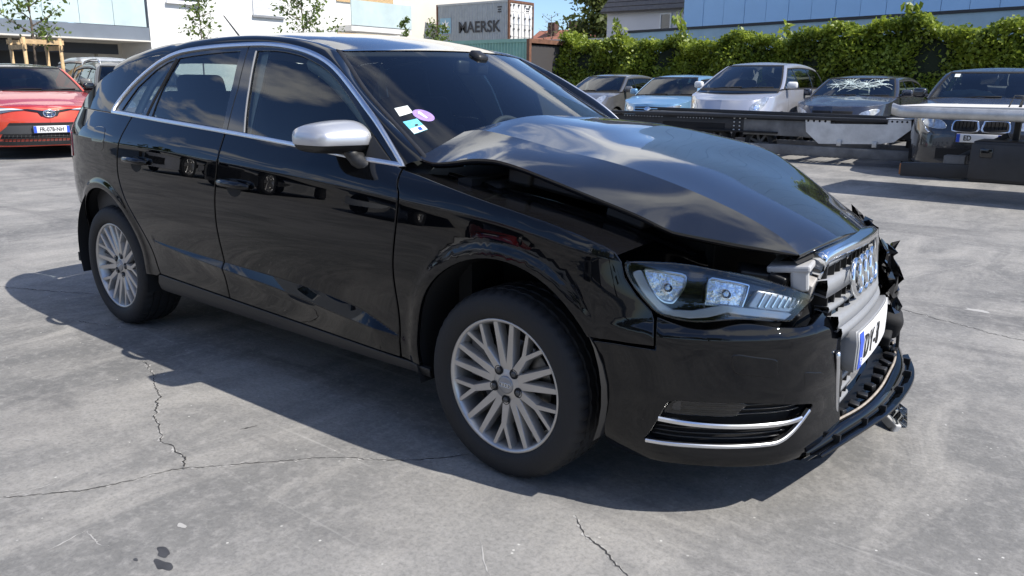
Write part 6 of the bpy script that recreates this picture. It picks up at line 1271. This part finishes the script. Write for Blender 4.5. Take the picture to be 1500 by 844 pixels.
bx = lambda n, c, s, m, R=None, bev=.006: box(n, c, s, m, t2, R, bev)
bx('frame_beam', (2.3, -.6, .80), (2.1, .12, .18), blk_st); bx('frame_beam', (2.3, .25, .80), (2.1, .12, .18), blk_st)
bx('tool_box', (-.98, -.78, .44), (.62, .55, .45), bl_plastic, None, .02); bx('box_latch', (-1.15, -1.075, .54), (.12, .02, .10), bl_gloss)
bx('box_panel', (-1.02, -1.06, .44), (.56, .012, .38), blk_st); bx('under_run_bar', (-1.45, -.75, .30), (1.2, .10, .16), blk_st, rot(0, -.03, 0)); bx('end_reflector', (-2.055, -.75, .285), (.02, .10, .13), mat('worn_orange_reflector', (.30, .12, .04), .6)); bx('bar_bracket', (-1.50, -.70, .34), (.22, .16, .26), scuff)
bx('box_hanger', (-.95, -.60, .80), (.06, .10, .34), blk_st); bx('leg', (2.8, -.6, .36), (.12, .12, .72), blk_st); bx('stay', (-1.35, -.55, .52), (.75, .06, .06), blk_st, rot(0, -.55, 0)); bx('leg', (1.4, .2, .36), (.10, .10, .72), blk_st)
for x in (-.95, -.40):
    q = [(x-.10, -.75, 1.02), (x-.06, -.75, 1.15), (x+.16, -.75, 1.14), (x+.12, -.75, 1.04)]; tube('wire_handle', q, .008, steel_dark, t2, 6); tube('wire_handle', [(x, -.70, 1.02), (x+.02, -.70, 1.13), (x+.06, -.70, 1.05)], .018, steel_dark, t2, 6)
tube('strap_bar', [(-.92, -.70, 1.13), (-.35, -.70, 1.13)], .012, satin, t2, 6)
# ================================================================== unseen side of the yard: guessed cars, warehouse, trees, added for flank reflections
def again(src, label, loc, rz, paint=None):
    c = copy_tree(src); c.location = (*loc, 0); c.rotation_euler = (0, 0, rz); c['label'] = label
    if 'group' in c: del c['group']
    if paint:
        old = None
        for ch in c.children:
            if ch.name.startswith(('body_side', 'bonnet', 'roof', 'rear_pillar', 'door_mirror')): ch.data = ch.data.copy(); ch.data.materials.clear(); ch.data.materials.append(paint)
    return c
OB = {o['label']: o for o in bpy.data.objects if 'label' in o and o.parent is None}
def src(k): return next(o for l, o in OB.items() if k in l)
again(src('light blue small'), 'unseen red hatchback added across the yard, mirrored in the front fender', (-6.0, -9.6), math.radians(75), mat('dark_red_paint', (.30, .015, .015), .25, coat=1))
again(src('silver people'), 'unseen white people carrier added across the yard, mirrored in the doors', (-10.5, -10.6), math.radians(80), p_wht)
again(src('dark grey tall'), 'unseen black hatchback added across the yard, mirrored in the doors', (-15, -9.8), math.radians(70), p_bmw)
again(src('silver people'), 'unseen silver people carrier added across the yard, mirrored in the rear door', (-20.5, -10.8), math.radians(72))
again(src('dark grey tall'), 'unseen grey hatchback added across the yard, mirrored in the bumper', (-1.2, -11.5), math.radians(95))
wh = thing('warehouse', 'unseen pale warehouse added across the yard, mirrored in the doors', 'building', (-14, -21, 0)); box('wall', (0, 0, 2.6), (34, 5, 5.2), white_r, wh); box('plinth', (0, 2.55, .5), (34, .1, 1.0), dk, wh)
for k in range(8): window(wh, (-15+4.2*k, 2.5+.08, 3.0), 1.6, 1.2, 'y')
for i, (x, y) in enumerate(((2.5, -15), (6.0, -14), (-30, -14), (9, -10))): tree('tree', ['unseen round tree added across the yard beside the warehouse', 'unseen taller tree added across the yard', 'unseen tree added across the yard at the far warehouse end', 'unseen tree added behind the photographer to the right'][i], (x, y, 0), 6, .35, 2.2, 1800, .4, tree_m, 60+i, 14, .15, clump=.2)
